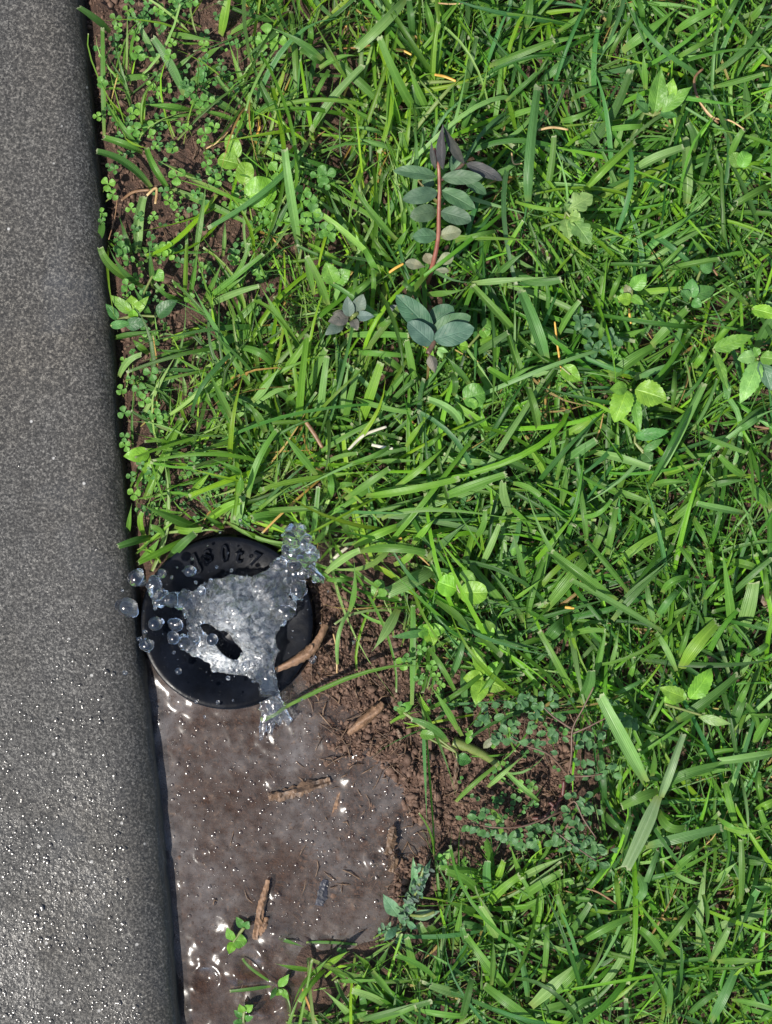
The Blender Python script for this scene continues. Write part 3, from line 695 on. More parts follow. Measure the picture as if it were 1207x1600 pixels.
def traced(line, tile, rises):
    v = line.split()
    c = list(map(float, v[:7])); tn = v[7]
    (x0, y0), (x1, y1), (x2, y2) = tp(tile, c[0], c[1]), tp(tile, c[2], c[3]), tp(tile, c[4], c[5])
    w = c[6] * TILES[tile][2] * S * 0.86
    ln = math.hypot(x2 - x0, y2 - y0)
    if rises:
        zb = z_soil(x0, y0) + 0.001
        zt = zb + min(0.004 + ln * S * random.uniform(0.4, 0.65), 0.021)
        zm = zb + (zt - zb) * random.uniform(0.6, 0.75) + 0.001
    elif tile == 'L':
        zb = WATER_Z - 0.0005; zm = WATER_Z + 0.0012; zt = WATER_Z + 0.0006
    else:
        lo, hi = (0.0015, 0.006) if sparse(x0, y0) else (0.0085, 0.0165)
        L = random.uniform(lo, hi) if rises is not None else random.uniform(0.0185, 0.0205)
        zb = max(L - 0.004, z_soil(x0, y0) + 0.0008); zm = L + random.uniform(0.0, 0.003); zt = L + random.uniform(-0.003, 0.005)
    if x2 < kerb_x(y2) + 10 or x1 < kerb_x(y1) + 10:
        zt = max(zt, KERB_TOP + 0.002); zm = max(zm, KERB_TOP * 0.8)
    if math.hypot(x2 - LID_C[0], y2 - LID_C[1]) < LID_R + 25:
        zt = max(zt, LID_TOP + 0.002); zm = max(zm, LID_TOP + 0.002)
    A, B_, D = P(x0, y0, zb), P(x1, y1, zm), P(x2, y2, zt)
    pointed = random.random() < (0.15 if w > 0.0026 else 0.5)
    roll = random.uniform(-0.5, 0.5)
    Vv, F, uv = blade_arrays(A, B_, D, w, roll, random.choice([0.06, 0.12, 0.2, 0.28, -0.1]), 12, 7, not pointed, random.uniform(-0.35, 0.35), 0.09)
    return Vv, F, uv, 0.78 * tone(tn) + 0.22 * np.array(TONES['p'])

grass_specs = []
for tile, txt in BLADES.items():
    for line in txt.replace('\n', '').split(';'):
        grass_specs.append((tile, line.strip()))
for tile, label, rises, txt in TUFTS:
    built = [traced(l.strip(), tile, rises) for l in txt.split(';')]
    base = built[0][0][3].copy()
    root = thing('grass_tuft', tuple(base), label, 'grass tuft', GRP_TUFT)
    for Vv, F, uv, tn in built:
        obj('blade', Vv, F, M_GRASS, root, uv, tn)

# ------------------------------------------------------------------ the rest of the lawn: thousands of blades as one mass
def forbidden(x, y, pad=0.0):
    x, y = np.asarray(x, float), np.asarray(y, float)
    f = x < kerb_x(y) + 6 + pad
    f |= np.hypot(x - LID_C[0], y - LID_C[1]) < LID_R + 10 + pad
    f |= sdist(x, y, POOL) < -8 + pad
    return f
def density(x, y):
    d = np.ones_like(x)
    d *= 1 - 0.96 * sstep(14, -12, sdist(x, y, BARE))
    d *= 1 - 0.93 * sstep(40, -5, sdist(x, y, BARE2))
    d *= 1 - 0.5 * sstep(60, 20, sdist(x, y, BARE2))
    d *= 1 - 0.86 * sstep(480, 360, x) * sstep(540, 470, y)
    d *= 1 - 0.55 * sstep(380, 300, x) * sstep(860, 820, y)
    d *= 1 - 0.35 * sstep(880, 940, y) * sstep(760, 620, x)
    d *= 1 - 0.75 * sstep(125, 80, np.hypot(x - 300, y - 455))
    d *= 0.72 + 0.6 * (fbm(x, y, 120, 3) + 0.4)
    d[forbidden(x, y)] = 0
    return np.clip(d, 0, 1)
def scatter(n, x0=60, x1=1420, y0=-220, y1=1820):
    x = rng.uniform(x0, x1, n * 3); y = rng.uniform(y0, y1, n * 3)
    k = rng.random(n * 3) < density(x, y)
    return x[k][:n], y[k][:n]
def mass(n, lmin, lmax, wmin, wmax, zlo, zhi, tones, probs, nseg, pointed_p, lift, ztop):
    xs, ys = scatter(n // 5)
    per = 5                                                  # blades rise in small clumps from shared crowns
    cd = np.repeat(np.where(rng.random(len(xs)) < 0.4, rng.normal(math.radians(65), 0.6, len(xs)), rng.uniform(0, 6.283, len(xs))), per)
    xs, ys = np.repeat(xs, per), np.repeat(ys, per)
    xs, ys = xs + rng.normal(0, 9, len(xs)), ys + rng.normal(0, 9, len(ys))
    Vs, Fs, Us, Ts = [], [], [], []
    off = 0
    hs = soil_h(xs, ys)
    ang = cd + rng.normal(0, 0.62, len(xs))
    ln = rng.uniform(lmin, lmax, len(xs)) * np.where(rng.random(len(xs)) < 0.2, 1.35, 1.0)
    ex, ey = xs + np.cos(ang) * ln, ys - np.sin(ang) * ln
    bad = forbidden(ex, ey, -2) | forbidden(xs + np.cos(ang) * ln * 0.5, ys - np.sin(ang) * ln * 0.5)
    bad |= (sdist(ex, ey, BARE2) < -5) & (rng.random(len(xs)) < 0.8)
    bad |= (sdist(ex, ey, BARE) < -25) & (rng.random(len(xs)) < 0.85)
    names = list(tones)
    for i in np.nonzero(~bad)[0]:
        zb = hs[i] + rng.uniform(0, 0.002) + rng.uniform(zlo, zhi) * 0.3
        zt = zb + rng.uniform(zlo, zhi) + ln[i] * S * rng.uniform(*lift)
        zt = min(zt, ztop)
        A = P(xs[i], ys[i], zb)
        D = P(ex[i], ey[i], zt)
        B_ = (A + D) / 2 + np.array([rng.normal(0, 0.08) * ln[i] * S, rng.normal(0, 0.08) * ln[i] * S, abs(rng.normal(0, 0.14)) * ln[i] * S])
        w = rng.uniform(wmin, wmax) * S
        V, F, uv = blade_arrays(A, B_, D, w, rng.uniform(-0.7, 0.7), rng.choice([0.08, 0.15, 0.3]), nseg, 3, rng.random() > pointed_p, rng.uniform(-0.6, 0.6), 0.08)
        tn = tone(names[rng.choice(len(names), p=probs)], 0.25) * (np.array([1.22, 1.09, 1.0]) if xs[i] < 640 else np.array([0.93, 0.98, 1.0]))
        Vs.append(V); Fs.append(F + off); Us.append(uv); Ts.append(np.tile(tn, (len(V), 1)))
        off += len(V)
    return np.concatenate(Vs), np.concatenate(Fs), np.concatenate(Us), np.concatenate(Ts)
parts = [mass(9000, 35, 130, 2.2, 6.0, 0.0003, 0.004, 'gdlyp', [0.40, 0.24, 0.17, 0.05, 0.14], 6, 0.85, (0.0, 0.2), 0.0085),
         mass(2900, 95, 220, 4.5, 9.5, 0.001, 0.005, 'gdlps', [0.40, 0.19, 0.17, 0.12, 0.12], 9, 0.7, (0.05, 0.22), 0.0115)]
off = 0
VV, FF, UU, TT = [], [], [], []
for V, F, U, T in parts:
    VV.append(V); FF.append(F + off); UU.append(U); TT.append(T); off += len(V)
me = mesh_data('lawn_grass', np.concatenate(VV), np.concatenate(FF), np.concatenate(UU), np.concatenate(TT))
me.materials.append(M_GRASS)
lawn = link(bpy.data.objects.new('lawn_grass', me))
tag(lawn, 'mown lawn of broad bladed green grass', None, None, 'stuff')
for tile, line in grass_specs:
    Vv, F, uv, tn = traced(line, tile, False)
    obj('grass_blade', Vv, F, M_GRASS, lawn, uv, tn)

# ------------------------------------------------------------------ leaves
def leaf_arrays(A, D, w, shape='elliptic', arch=0.12, fold=0.15, roll=0.0, n=None, cols=7):
    n = n or (30 if shape in ('serrate', 'lobed') else 15)
    t = np.linspace(0, 1, n)
    L = np.linalg.norm(D - A)
    B_ = (A + D) / 2 + np.array([0, 0, arch * L])
    pts, s, nn = strip_frame(A, B_, D, n, roll)
    if shape == 'elliptic': pr = np.sin(np.pi * t ** 0.92) ** 0.6
    elif shape == 'ovate': pr = np.sin(np.pi * t ** 0.72) ** 0.85
    elif shape == 'obovate': pr = np.sin(np.pi * t ** 1.5) ** 0.8
    elif shape == 'round': pr = np.sqrt(np.clip(1 - (2 * t - 1) ** 2, 0, 1))
    elif shape == 'lance': pr = np.sin(np.pi * t ** 0.8) ** 1.15
    elif shape == 'serrate':
        pr = np.sin(np.pi * t ** 0.78) ** 0.8 * (1 + 0.16 * ((t * 9) % 1 - 0.5))
    elif shape == 'lobed':
        pr = np.sin(np.pi * t ** 0.8) ** 0.7 * (0.75 + 0.42 * np.abs(np.sin(t * 3.2 * np.pi)) ** 0.8)
    pr = np.maximum(pr, 0.03)
    u = np.linspace(0, 1, cols); off = u - 0.5
    wav = 0.05 * np.sin(t * 13 + random.random() * 6)[:, None] * (np.abs(off) * 2)[None, :] ** 2
    V = pts[:, None, :] + s[:, None, :] * (off[None, :] * w * pr[:, None])[:, :, None] + nn[:, None, :] * ((np.abs(off) * 2 * fold * w)[None, :] * pr[:, None] + wav * w)[:, :, None]
    uv = np.stack(np.broadcast_arrays(u[None, :], t[:, None]), -1)
    return V.reshape(-1, 3), grid_faces(n, cols), uv.reshape(-1, 2)
def tube(points, radii, n=8):
    pts = np.array(points, float)
    V, F = [], []
    for i, p in enumerate(pts):
        t = pts[min(i + 1, len(pts) - 1)] - pts[max(i - 1, 0)]
        t /= np.linalg.norm(t) + 1e-12
        ref = np.array([0, 0, 1.0]) if abs(t[2]) < 0.9 else np.array([1.0, 0, 0])
        a = np.cross(t, ref); a /= np.linalg.norm(a); b = np.cross(a, t)
        for k in range(n):
            an = 2 * math.pi * k / n
            V.append(p + radii[i] * (math.cos(an) * a + math.sin(an) * b))
    for i in range(len(pts) - 1):
        for k in range(n):
            F.append((i * n + k, i * n + (k + 1) % n, (i + 1) * n + (k + 1) % n, (i + 1) * n + k))
    V.append(pts[0]); V.append(pts[-1])
    F = [list(f) for f in F]
    F += [[len(V) - 2, (k + 1) % n, k] for k in range(n)]
    b0 = (len(pts) - 1) * n
    F += [[len(V) - 1, b0 + k, b0 + (k + 1) % n] for k in range(n)]
    return np.array(V), F
def smooth_path(pts, n):
    pts = np.array(pts, float)
    tt = np.linspace(0, len(pts) - 1, n)
    out = []
    for t in tt:
        i = min(int(t), len(pts) - 2); f = t - i
        p0, p1, p2, p3 = pts[max(i - 1, 0)], pts[i], pts[i + 1], pts[min(i + 2, len(pts) - 1)]
        out.append(0.5 * ((2 * p1) + (-p0 + p2) * f + (2 * p0 - 5 * p1 + 4 * p2 - p3) * f * f + (-p0 + 3 * p1 - 3 * p2 + p3) * f ** 3))
    return np.array(out)

LT = {'lime': (0.17, 0.36, 0.03), 'lime2': (0.12, 0.28, 0.035), 'mid': (0.07, 0.2, 0.04), 'pale': (0.2, 0.345, 0.085), 'teal': (0.045, 0.12, 0.052), 'spurge': (0.06, 0.125, 0.055),
      'purple': (0.05, 0.052, 0.045), 'tan': (0.19, 0.2, 0.11), 'blue': (0.058, 0.13, 0.082), 'grey': (0.105, 0.15, 0.11), 'greyp': (0.12, 0.12, 0.09), 'frost': (0.12, 0.24, 0.12), 'dark': (0.04, 0.115, 0.035)}
def lt(c, j=0.1):
    return np.array(LT[c]) * rng.uniform(1 - j, 1 + j, 3) * rng.uniform(1 - j, 1 + j)
def lift_of(x, y):
    return 0.0 if (sparse(x, y) or float(sdist(np.array([x]), np.array([y]), POOL)[0]) < 40 or float(sdist(np.array([x]), np.array([y]), BARE)[0]) < 10) else 0.005
def leaf(root, tile, x0, y0, x1, y1, w, col, z0, z1, shape='elliptic', mat=None, arch=0.1, fold=0.12, roll=0.0, name='leaf'):
    k = TILES[tile][2]
    a, b = tp(tile, x0, y0), tp(tile, x1, y1)
    dz = lift_of(*a)
    z0 += dz; z1 += dz
    V, F, uv = leaf_arrays(P(*a, z0), P(*b, z1), w * k * S, shape, arch, fold, roll)
    return obj(name, V, F, mat or M_LEAF, root, uv, lt(col))
def stem(root, tile, pts, r, mat, name='stem'):
    """pts: (x, y, z) in the tile; r in metres, one or a pair from start to end."""
    q = smooth_path([P(*tp(tile, x, y), z + (lift_of(*tp(tile, x, y)) if z > 0.0055 else 0)) for x, y, z in pts], 4 * len(pts))
    r0, r1 = r if isinstance(r, tuple) else (r, r)
    V, F = tube(q, np.linspace(r0, r1, len(q)), 8)
    return obj(name, V, F, mat, root)
def root_at(name, tile, x, y, label, cat, group=None):
    px, py = tp(tile, x, y)
    return thing(name, tuple(P(px, py, z_soil(px, py))), label, cat, group)

# the upright spurge with paired leaves
r = root_at('spurge_plant', 'B', 560, 1380, 'tall weed with reddish stem and ladder of paired grey green oval leaves', 'weed')
stem(r, 'B', [(555, 1365, 0.004), (590, 1260, 0.009), (618, 1130, 0.014), (622, 1000, 0.018), (625, 880, 0.021), (620, 780, 0.023), (600, 700, 0.022)], (0.0008, 0.00045), M_STEM_RED)
stem(r, 'B', [(625, 850, 0.0212), (690, 815, 0.021), (745, 765, 0.0205)], (0.0006, 0.0005), M_STEM_BROWN)
for a in [(610, 1110, 492, 1118, 84, 'spurge', 0.0143, 0.016), (632, 1110, 732, 1092, 78, 'tan', 0.0143, 0.0155), (612, 995, 478, 1022, 92, 'spurge', 0.018, 0.0195), (632, 1000, 782, 1042, 96, 'spurge', 0.018, 0.0195),
          (614, 908, 442, 942, 88, 'spurge', 0.0205, 0.022), (636, 900, 800, 985, 92, 'spurge', 0.0205, 0.0215), (610, 832, 396, 804, 72, 'spurge', 0.022, 0.0235), (638, 838, 838, 838, 78, 'spurge', 0.022, 0.024),
          (750, 770, 932, 850, 66, 'purple', 0.0205, 0.021), (745, 850, 852, 915, 60, 'spurge', 0.017, 0.016), (700, 820, 690, 730, 60, 'spurge', 0.016, 0.016), (600, 870, 540, 850, 60, 'spurge', 0.016, 0.015)]:
    leaf(r, 'B', a[0], a[1], a[0] + (a[2] - a[0]) * 0.95, a[3], a[4] * 0.86, *a[5:], shape='elliptic', mat=M_SPURGE, fold=random.uniform(0.04, 0.16), arch=random.uniform(0.02, 0.12), roll=random.uniform(-0.2, 0.2))
for a in [(640, 800, 640, 585, 48, 'purple', 0.023, 0.03), (742, 775, 640, 590, 46, 'purple', 0.021, 0.029), (608, 800, 585, 665, 28, 'purple', 0.022, 0.026)]:
    leaf(r, 'B', *a, shape='lance', mat=M_SPURGE, fold=0.4, arch=0.03, roll=0.5)
for a in [(560, 112, 462, 92, 50, 'tan', 0.009, 0.0105), (585, 105, 558, 48, 50, 'tan', 0.0095, 0.011), (605, 98, 692, 58, 58, 'tan', 0.0095, 0.0115), (600, 125, 672, 132, 28, 'tan', 0.009, 0.0095)]:
    leaf(r, 'E', *a, shape='obovate', mat=M_SPURGE, fold=0.1)
# the second shoot
r = root_at('spurge_shoot', 'E', 560, 300, 'weed shoot with broad overlapping blue green leaves and a pinkish bud', 'weed')
stem(r, 'E', [(575, 300, 0.006), (590, 390, 0.012), (602, 455, 0.014), (570, 520, 0.015)], (0.0009, 0.0008), M_STEM_BROWN)
for a in [(592, 420, 420, 245, 105, 'teal', 0.0135, 0.016), (598, 478, 475, 370, 96, 'blue', 0.0145, 0.0165), (580, 385, 690, 300, 104, 'teal', 0.0115, 0.0125), (592, 418, 772, 345, 92, 'spurge', 0.0135, 0.0145), (600, 455, 788, 400, 108, 'blue', 0.015, 0.016),
          (430, 330, 385, 300, 50, 'grey', 0.010, 0.010)]:
    leaf(r, 'E', *a, shape='elliptic', mat=M_SPURGE, fold=0.08, arch=0.05)
b = leaf(r, 'E', 580, 525, 605, 615, 50, 'greyp', 0.0145, 0.0135, 'ovate', M_SPURGE, 0.15, -0.35, name='bud'); b['label'] = 'pale pink closed bud'
leaf(r, 'E', 620, 500, 640, 545, 30, 'pale', 0.014, 0.013, 'ovate', M_SPURGE, 0.1, -0.2, name='bud')
leaf(r, 'E', 615, 495, 668, 515, 24, 'pale', 0.014, 0.0145, 'lance', M_SPURGE, name='bud')
# small grey seedling
r = root_at('grey_seedling', 'E', 210, 360, 'small bluish grey seedling with rounded leaves left of the pinkish bud shoot', 'weed')
for a in [(200, 345, 190, 250, 56, 'grey'), (235, 325, 265, 240, 66, 'grey'), (235, 345, 318, 345, 48, 'grey'), (195, 350, 100, 370, 66, 'greyp'), (170, 375, 85, 432, 58, 'grey'), (215, 360, 240, 410, 44, 'greyp'), (180, 340, 120, 330, 44, 'greyp')]:
    leaf(r, 'E', *a, 0.012, 0.0145, 'ovate', M_SPURGE)
stem(r, 'E', [(210, 380, 0.002), (212, 350, 0.012), (240, 330, 0.0125)], 0.0006, M_STEM_GREEN)

# weeds: (tile, root, label, leaves(x0 y0 x1 y1 w colour), z, shape)
WEEDS = [
('C', (645, 545), 'upright bright green weed with pointed leaves, upper right of the lawn', 0.013, 'lance', [(650, 540, 682, 318, 84, 'lime2'), (680, 530, 828, 408, 66, 'lime2'), (715, 480, 740, 368, 62, 'lime'), (625, 530, 560, 480, 44, 'mid'), (670, 535, 765, 550, 36, 'mid'), (600, 530, 570, 430, 40, 'mid'), (690, 490, 790, 420, 50, 'lime2')]),
('C', (235, 1000), 'pale lobed weed right of the reddish stemmed plant', 0.0145, 'lobed', [(240, 992, 360, 922, 88, 'pale'), (228, 1030, 250, 1128, 62, 'pale'), (260, 1030, 352, 1155, 82, 'pale'), (250, 1015, 305, 1030, 50, 'pale'), (240, 990, 225, 960, 36, 'pale')]),
('F', (540, 690), 'weed with two big toothed lime leaves spread sideways', 0.0155, 'serrate', [(520, 690, 462, 845, 100, 'lime'), (560, 690, 712, 738, 118, 'lime'), (550, 710, 580, 895, 48, 'lime2'), (520, 680, 440, 690, 60, 'lime2')]),
('F', (560, 940), 'small toothed green weed under the two big lime leaves', 0.010, 'serrate', [(560, 910, 718, 888, 56, 'mid'), (600, 980, 692, 922, 36, 'mid'), (600, 990, 640, 1030, 60, 'mid')]),
('F', (930, 500), 'lime weed with one long leaf pointing right, near the right edge', 0.014, 'serrate', [(928, 500, 1115, 436, 66, 'lime2'), (935, 510, 995, 690, 44, 'lime2'), (985, 640, 1000, 740, 36, 'mid')]),
('F', (1140, 545), 'toothed greyish weed at the right edge with drooping leaves', 0.015, 'serrate', [(1140, 555, 1055, 755, 84, 'pale'), (1152, 555, 1200, 695, 70, 'frost'), (1130, 530, 1042, 548, 60, 'pale'), (1150, 540, 1235, 548, 66, 'lime2'), (1140, 530, 1120, 490, 40, 'lime2')]),
('F', (1160, 310), 'bright serrated leaf pair at the right edge above the greyish weed', 0.012, 'serrate', [(1110, 310, 1240, 345, 66, 'lime'), (1200, 320, 1180, 270, 40, 'mid')]),
('G', (800, 540), 'lime weed with three rounded leaves under a long blade, right of the bare soil', 0.010, 'round', [(800, 545, 708, 510, 100, 'lime'), (812, 562, 942, 562, 104, 'lime'), (825, 505, 875, 470, 76, 'lime2'), (790, 500, 750, 480, 50, 'lime')]),
('G', (660, 740), 'small four leaved lime weed on the bare soil margin', 0.006, 'ovate', [(660, 742, 602, 745, 66, 'lime2'), (662, 738, 742, 738, 64, 'lime'), (665, 745, 690, 812, 62, 'lime'), (660, 735, 668, 702, 48, 'lime'), (655, 745, 490, 770, 36, 'mid')]),
('G', (920, 965), 'lime weed with a cross of leaves above the trailing weed', 0.009, 'ovate', [(928, 945, 868, 812, 54, 'lime'), (920, 960, 826, 965, 78, 'lime'), (930, 975, 1028, 1015, 78, 'lime'), (918, 970, 885, 1090, 80, 'lime'), (935, 950, 988, 885, 50, 'lime')]),
('G', (960, 760), 'single bright leaf cluster between crossing blades right of the soil', 0.008, 'ovate', [(972, 760, 885, 712, 66, 'lime'), (970, 745, 930, 690, 44, 'lime2')]),
('G', (430, 540), 'crumpled little lime leaf beside the wide pale blade', 0.007, 'round', [(410, 580, 440, 500, 60, 'lime2'), (425, 560, 470, 560, 40, 'lime2')]),
('H', (810, 1060), 'toothed lime weed at the right with an upright leaf', 0.013, 'serrate', [(818, 1062, 922, 918, 92, 'lime'), (800, 1060, 676, 1008, 68, 'lime'), (790, 1070, 760, 1010, 44, 'lime2')]),
('A', (790, 800), 'weed with a large round crinkled lime leaf in the sparse corner', 0.0075, 'round', [(798, 935, 938, 880, 138, 'lime'), (790, 872, 800, 765, 82, 'lime'), (765, 775, 665, 750, 76, 'lime'), (760, 745, 718, 636, 72, 'lime'), (830, 940, 770, 965, 40, 'lime2')]),
('D', (305, 1000), 'two pale lime leaves lying on soil next to the path edge', 0.004, 'ovate', [(312, 992, 192, 1005, 70, 'lime'), (302, 1010, 300, 1105, 48, 'lime')]),
('D', (235, 340), 'leafy weed hugging the path edge below the clover', 0.006, 'ovate', [(230, 330, 128, 245, 52, 'lime2'), (235, 325, 228, 245, 70, 'lime'), (240, 335, 310, 250, 40, 'lime'), (350, 345, 445, 268, 70, 'dark'), (200, 390, 305, 368, 60, 'dark'), (165, 360, 108, 285, 44, 'mid'), (240, 350, 235, 310, 44, 'lime'), (130, 390, 230, 375, 40, 'mid'), (340, 130, 380, 180, 60, 'lime2')]),
('L', (348, 365), 'tiny three leaved seedling poking out of the puddle', -0.001, 'ovate', [(345, 362, 318, 298, 44, 'lime2'), (350, 360, 412, 365, 66, 'lime2'), (345, 368, 325, 424, 44, 'lime'), (395, 300, 360, 250, 36, 'mid'), (400, 300, 420, 270, 40, 'mid')]),
('L', (395, 740), 'tiny seedling at the lower edge of the puddle', -0.0005, 'ovate', [(400, 690, 440, 665, 40, 'lime2'), (395, 700, 375, 660, 36, 'lime2'), (390, 720, 350, 690, 30, 'mid'), (400, 730, 440, 720, 30, 'mid'), (390, 750, 345, 745, 40, 'mid')]),
('L', (560, 590), 'small sprig with slender leaves floating on the puddle', -0.0008, 'lance', [(560, 580, 610, 520, 40, 'lime2'), (555, 590, 570, 620, 40, 'lime2'), (570, 585, 610, 640, 30, 'lime2'), (550, 580, 520, 640, 24, 'mid')]),
('F', (820, 260), 'mid green weed with three upright leaves among dark grass, right side', 0.011, 'ovate', [(820, 258, 830, 165, 70, 'mid'), (828, 250, 938, 215, 68, 'mid'), (815, 265, 775, 222, 50, 'mid'), (830, 270, 875, 300, 48, 'mid'), (870, 130, 925, 95, 60, 'mid')]),
('F', (545, 220), 'yellowish green weed leaf pair beside the cut blade ends', 0.011, 'ovate', [(545, 215, 615, 145, 70, 'lime2'), (545, 270, 475, 255, 56, 'lime'), (540, 250, 600, 290, 40, 'lime2'), (530, 240, 515, 195, 36, 'tan')]),
('F', (255, 620), 'folded yellow green leaf by an orange straw', 0.010, 'ovate', [(215, 585, 302, 650, 74, 'lime')]),
('E', (785, 720), 'round bumpy bright leaf deep among crossing blades', 0.010, 'round', [(735, 735, 840, 705, 110, 'lime2'), (770, 770, 800, 740, 50, 'lime2')]),
('E', (840, 400), 'rounded lime leaf pair right of the pinkish bud shoot', 0.008, 'round', [(830, 400, 870, 370, 56, 'lime2'), (825, 400, 850, 440, 56, 'lime2'), (760, 490, 720, 480, 44, 'lime')]),
('E', (115, 160), 'toothed lime leaves left of the red stem foot', 0.012, 'serrate', [(130, 190, 88, 90, 80, 'lime2'), (130, 180, 205, 130, 70, 'lime2')]),
('J', (345, 290), 'thick pale grass sheath with a round leaf on the bare soil', 0.006, 'ovate', [(345, 315, 412, 330, 58, 'mid'), (170, 200, 255, 212, 44, 'lime2'), (80, 90, 140, 50, 40, 'lime2'), (100, 100, 60, 80, 36, 'lime2')]),
('J', (280, 770), 'tiny weed at the soil edge right of the puddle', 0.004, 'ovate', [(270, 800, 260, 760, 36, 'lime2'), (285, 790, 320, 740, 36, 'pale'), (300, 780, 350, 760, 36, 'tan'), (265, 800, 300, 820, 40, 'mid')]),
('C', (1050, 770), 'heart shaped green leaf near the right edge, upper lawn', 0.012, 'round', [(1050, 790, 1020, 720, 60, 'lime2'), (1055, 790, 1090, 715, 62, 'lime2')]),
('K', (930, 130), 'yellowing veined leaf in the right half of the lawn, over dark blades', 0.012, 'lance', [(860, 120, 1015, 155, 46, 'pale'), (700, 60, 760, 20, 70, 'lime')]),
]
for tile, (rx, ry), label, z, shape, leaves in WEEDS:
    r = root_at('weed', tile, rx, ry, label, 'weed', 'low weeds growing in the lawn')
    px, py = tp(tile, rx, ry)
    zs = z_soil(px, py)
    big = any(abs(x1 - x0) + abs(y1 - y0) > 60 for (x0, y0, x1, y1, w, c) in leaves)
    stem(r, tile, [(rx + 6, ry + 10, zs - 0.001), (rx + 2, ry + 4, (zs + z) / 2), (rx, ry, z)], (0.0006, 0.0004), M_STEM_GREEN)
    for (x0, y0, x1, y1, w, c) in leaves:
        leaf(r, tile, x0, y0, x1, y1, w * 1.04, c, z, z + random.uniform(-0.001, 0.003), shape, None, random.uniform(0.03, 0.14), random.uniform(0.04, 0.2), random.uniform(-0.25, 0.25))
        if math.hypot(x0 - rx, y0 - ry) > 24:
            stem(r, tile, [(rx, ry, z), ((x0 + rx) / 2, (y0 + ry) / 2, z), (x0, y0, z)], 0.0004, M_STEM_GREEN, 'leaf_stalk')

# thick sheath on the bare soil
r = root_at('grass_stolon', 'J', 520, 340, 'thick glossy yellow green grass runner on the bare soil', 'grass runner')
stem(r, 'J', [(545, 350, 0.0015), (470, 300, 0.003), (390, 262, 0.004), (325, 240, 0.004)], (0.0011, 0.0019), M_STEM_GREEN)
leaf(r, 'J', 390, 250, 420, 180, 30, 'lime2', 0.005, 0.008, 'lance'); leaf(r, 'J', 470, 270, 520, 210, 34, 'tan', 0.004, 0.006, 'lance')

# frosty grey weed at the edge of the puddle
r = root_at('frosty_weed', 'J', 120, 1060, 'hairy grey green weed with frosty tips at the right edge of the puddle', 'weed')
stem(r, 'J', [(80, 1110, -0.001), (100, 1050, 0.005), (150, 960, 0.010), (175, 880, 0.013), (190, 830, 0.014)], (0.0007, 0.0004), M_STEM_GREEN)
stem(r, 'J', [(100, 1050, 0.005), (180, 1060, 0.006), (240, 1040, 0.006)], 0.0005, M_STEM_GREEN)
for a in [(70, 1062, -5, 955, 66), (85, 1060, 140, 965, 44), (130, 1062, 268, 1036, 52), (155, 950, 222, 790, 40), (150, 940, 138, 780, 34), (60, 1110, 0, 1180, 40), (95, 1050, 150, 1000, 40), (120, 1090, 60, 1050, 44), (140, 960, 130, 890, 34), (110, 1090, 160, 1120, 34)]:
    leaf(r, 'J', *a, 'frost', 0.006, 0.010, 'lance')
for i in range(46):
    t = random.random()
    x, y = 100 + 95 * t + random.uniform(-28, 28), 1060 - 240 * t + random.uniform(-14, 14)
    an = random.uniform(0, 6.28)
    leaf(r, 'J', x, y, x + 34 * math.cos(an), y + 34 * math.sin(an), 15, 'grey' if i % 2 else 'frost', 0.007 + 0.007 * t, 0.009 + 0.008 * t, 'elliptic', M_SPURGE)
for i in range(26):
    x, y = random.uniform(-20, 110), random.uniform(1090, 1190)
    an = random.uniform(0, 6.28)
    leaf(r, 'J', x, y, x + 32 * math.cos(an), y + 32 * math.sin(an), 15, 'frost', 0.003, 0.005, 'elliptic', M_SPURGE)

# ------------------------------------------------------------------ small leaflets that share mesh data: clover, trailing weed
def leaflet_mesh(name, notch, col, shape='obovate', ratio=0.85):
    V, F, uv = leaf_arrays(np.array([0, 0, 0.0]), np.array([0, 1.0, 0.05]), ratio, shape, 0.06, 0.14, 0.0, 10, 5)
    if notch:
        c = np.abs(uv[:, 0] - 0.5)
        V[:, 1] -= notch * np.clip(1 - c * 5, 0, 1) * (uv[:, 1] > 0.97)
    me = mesh_data(name, V, F, uv, np.array(col))
    me.materials.append(M_CLOVER)
    return me
CLV = [leaflet_mesh('leaflet', 0.1, (0.10, 0.26, 0.035), 'obovate', 0.95), leaflet_mesh('leaflet', 0.08, (0.12, 0.29, 0.035), 'obovate', 1.0), leaflet_mesh('leaflet', 0.1, (0.08, 0.215, 0.035), 'obovate', 0.92), leaflet_mesh('leaflet', 0.05, (0.15, 0.33, 0.035), 'obovate', 0.98)]
TRL = [leaflet_mesh('leaflet', 0.0, (0.06, 0.155, 0.05), 'obovate', 0.66), leaflet_mesh('leaflet', 0.0, (0.07, 0.18, 0.045), 'elliptic', 0.64), leaflet_mesh('leaflet', 0.0, (0.08, 0.185, 0.06), 'obovate', 0.74)]
def put_leaflet(root, me, pos, size, ang, tilt, roll=0.0):
    o = bpy.data.objects.new('leaflet', me)
    o.location = Vector(pos) - root.location
    o.rotation_euler = Euler((tilt, roll, ang), 'XYZ')
    o.scale = (size, size, size)
    return link(o, root)
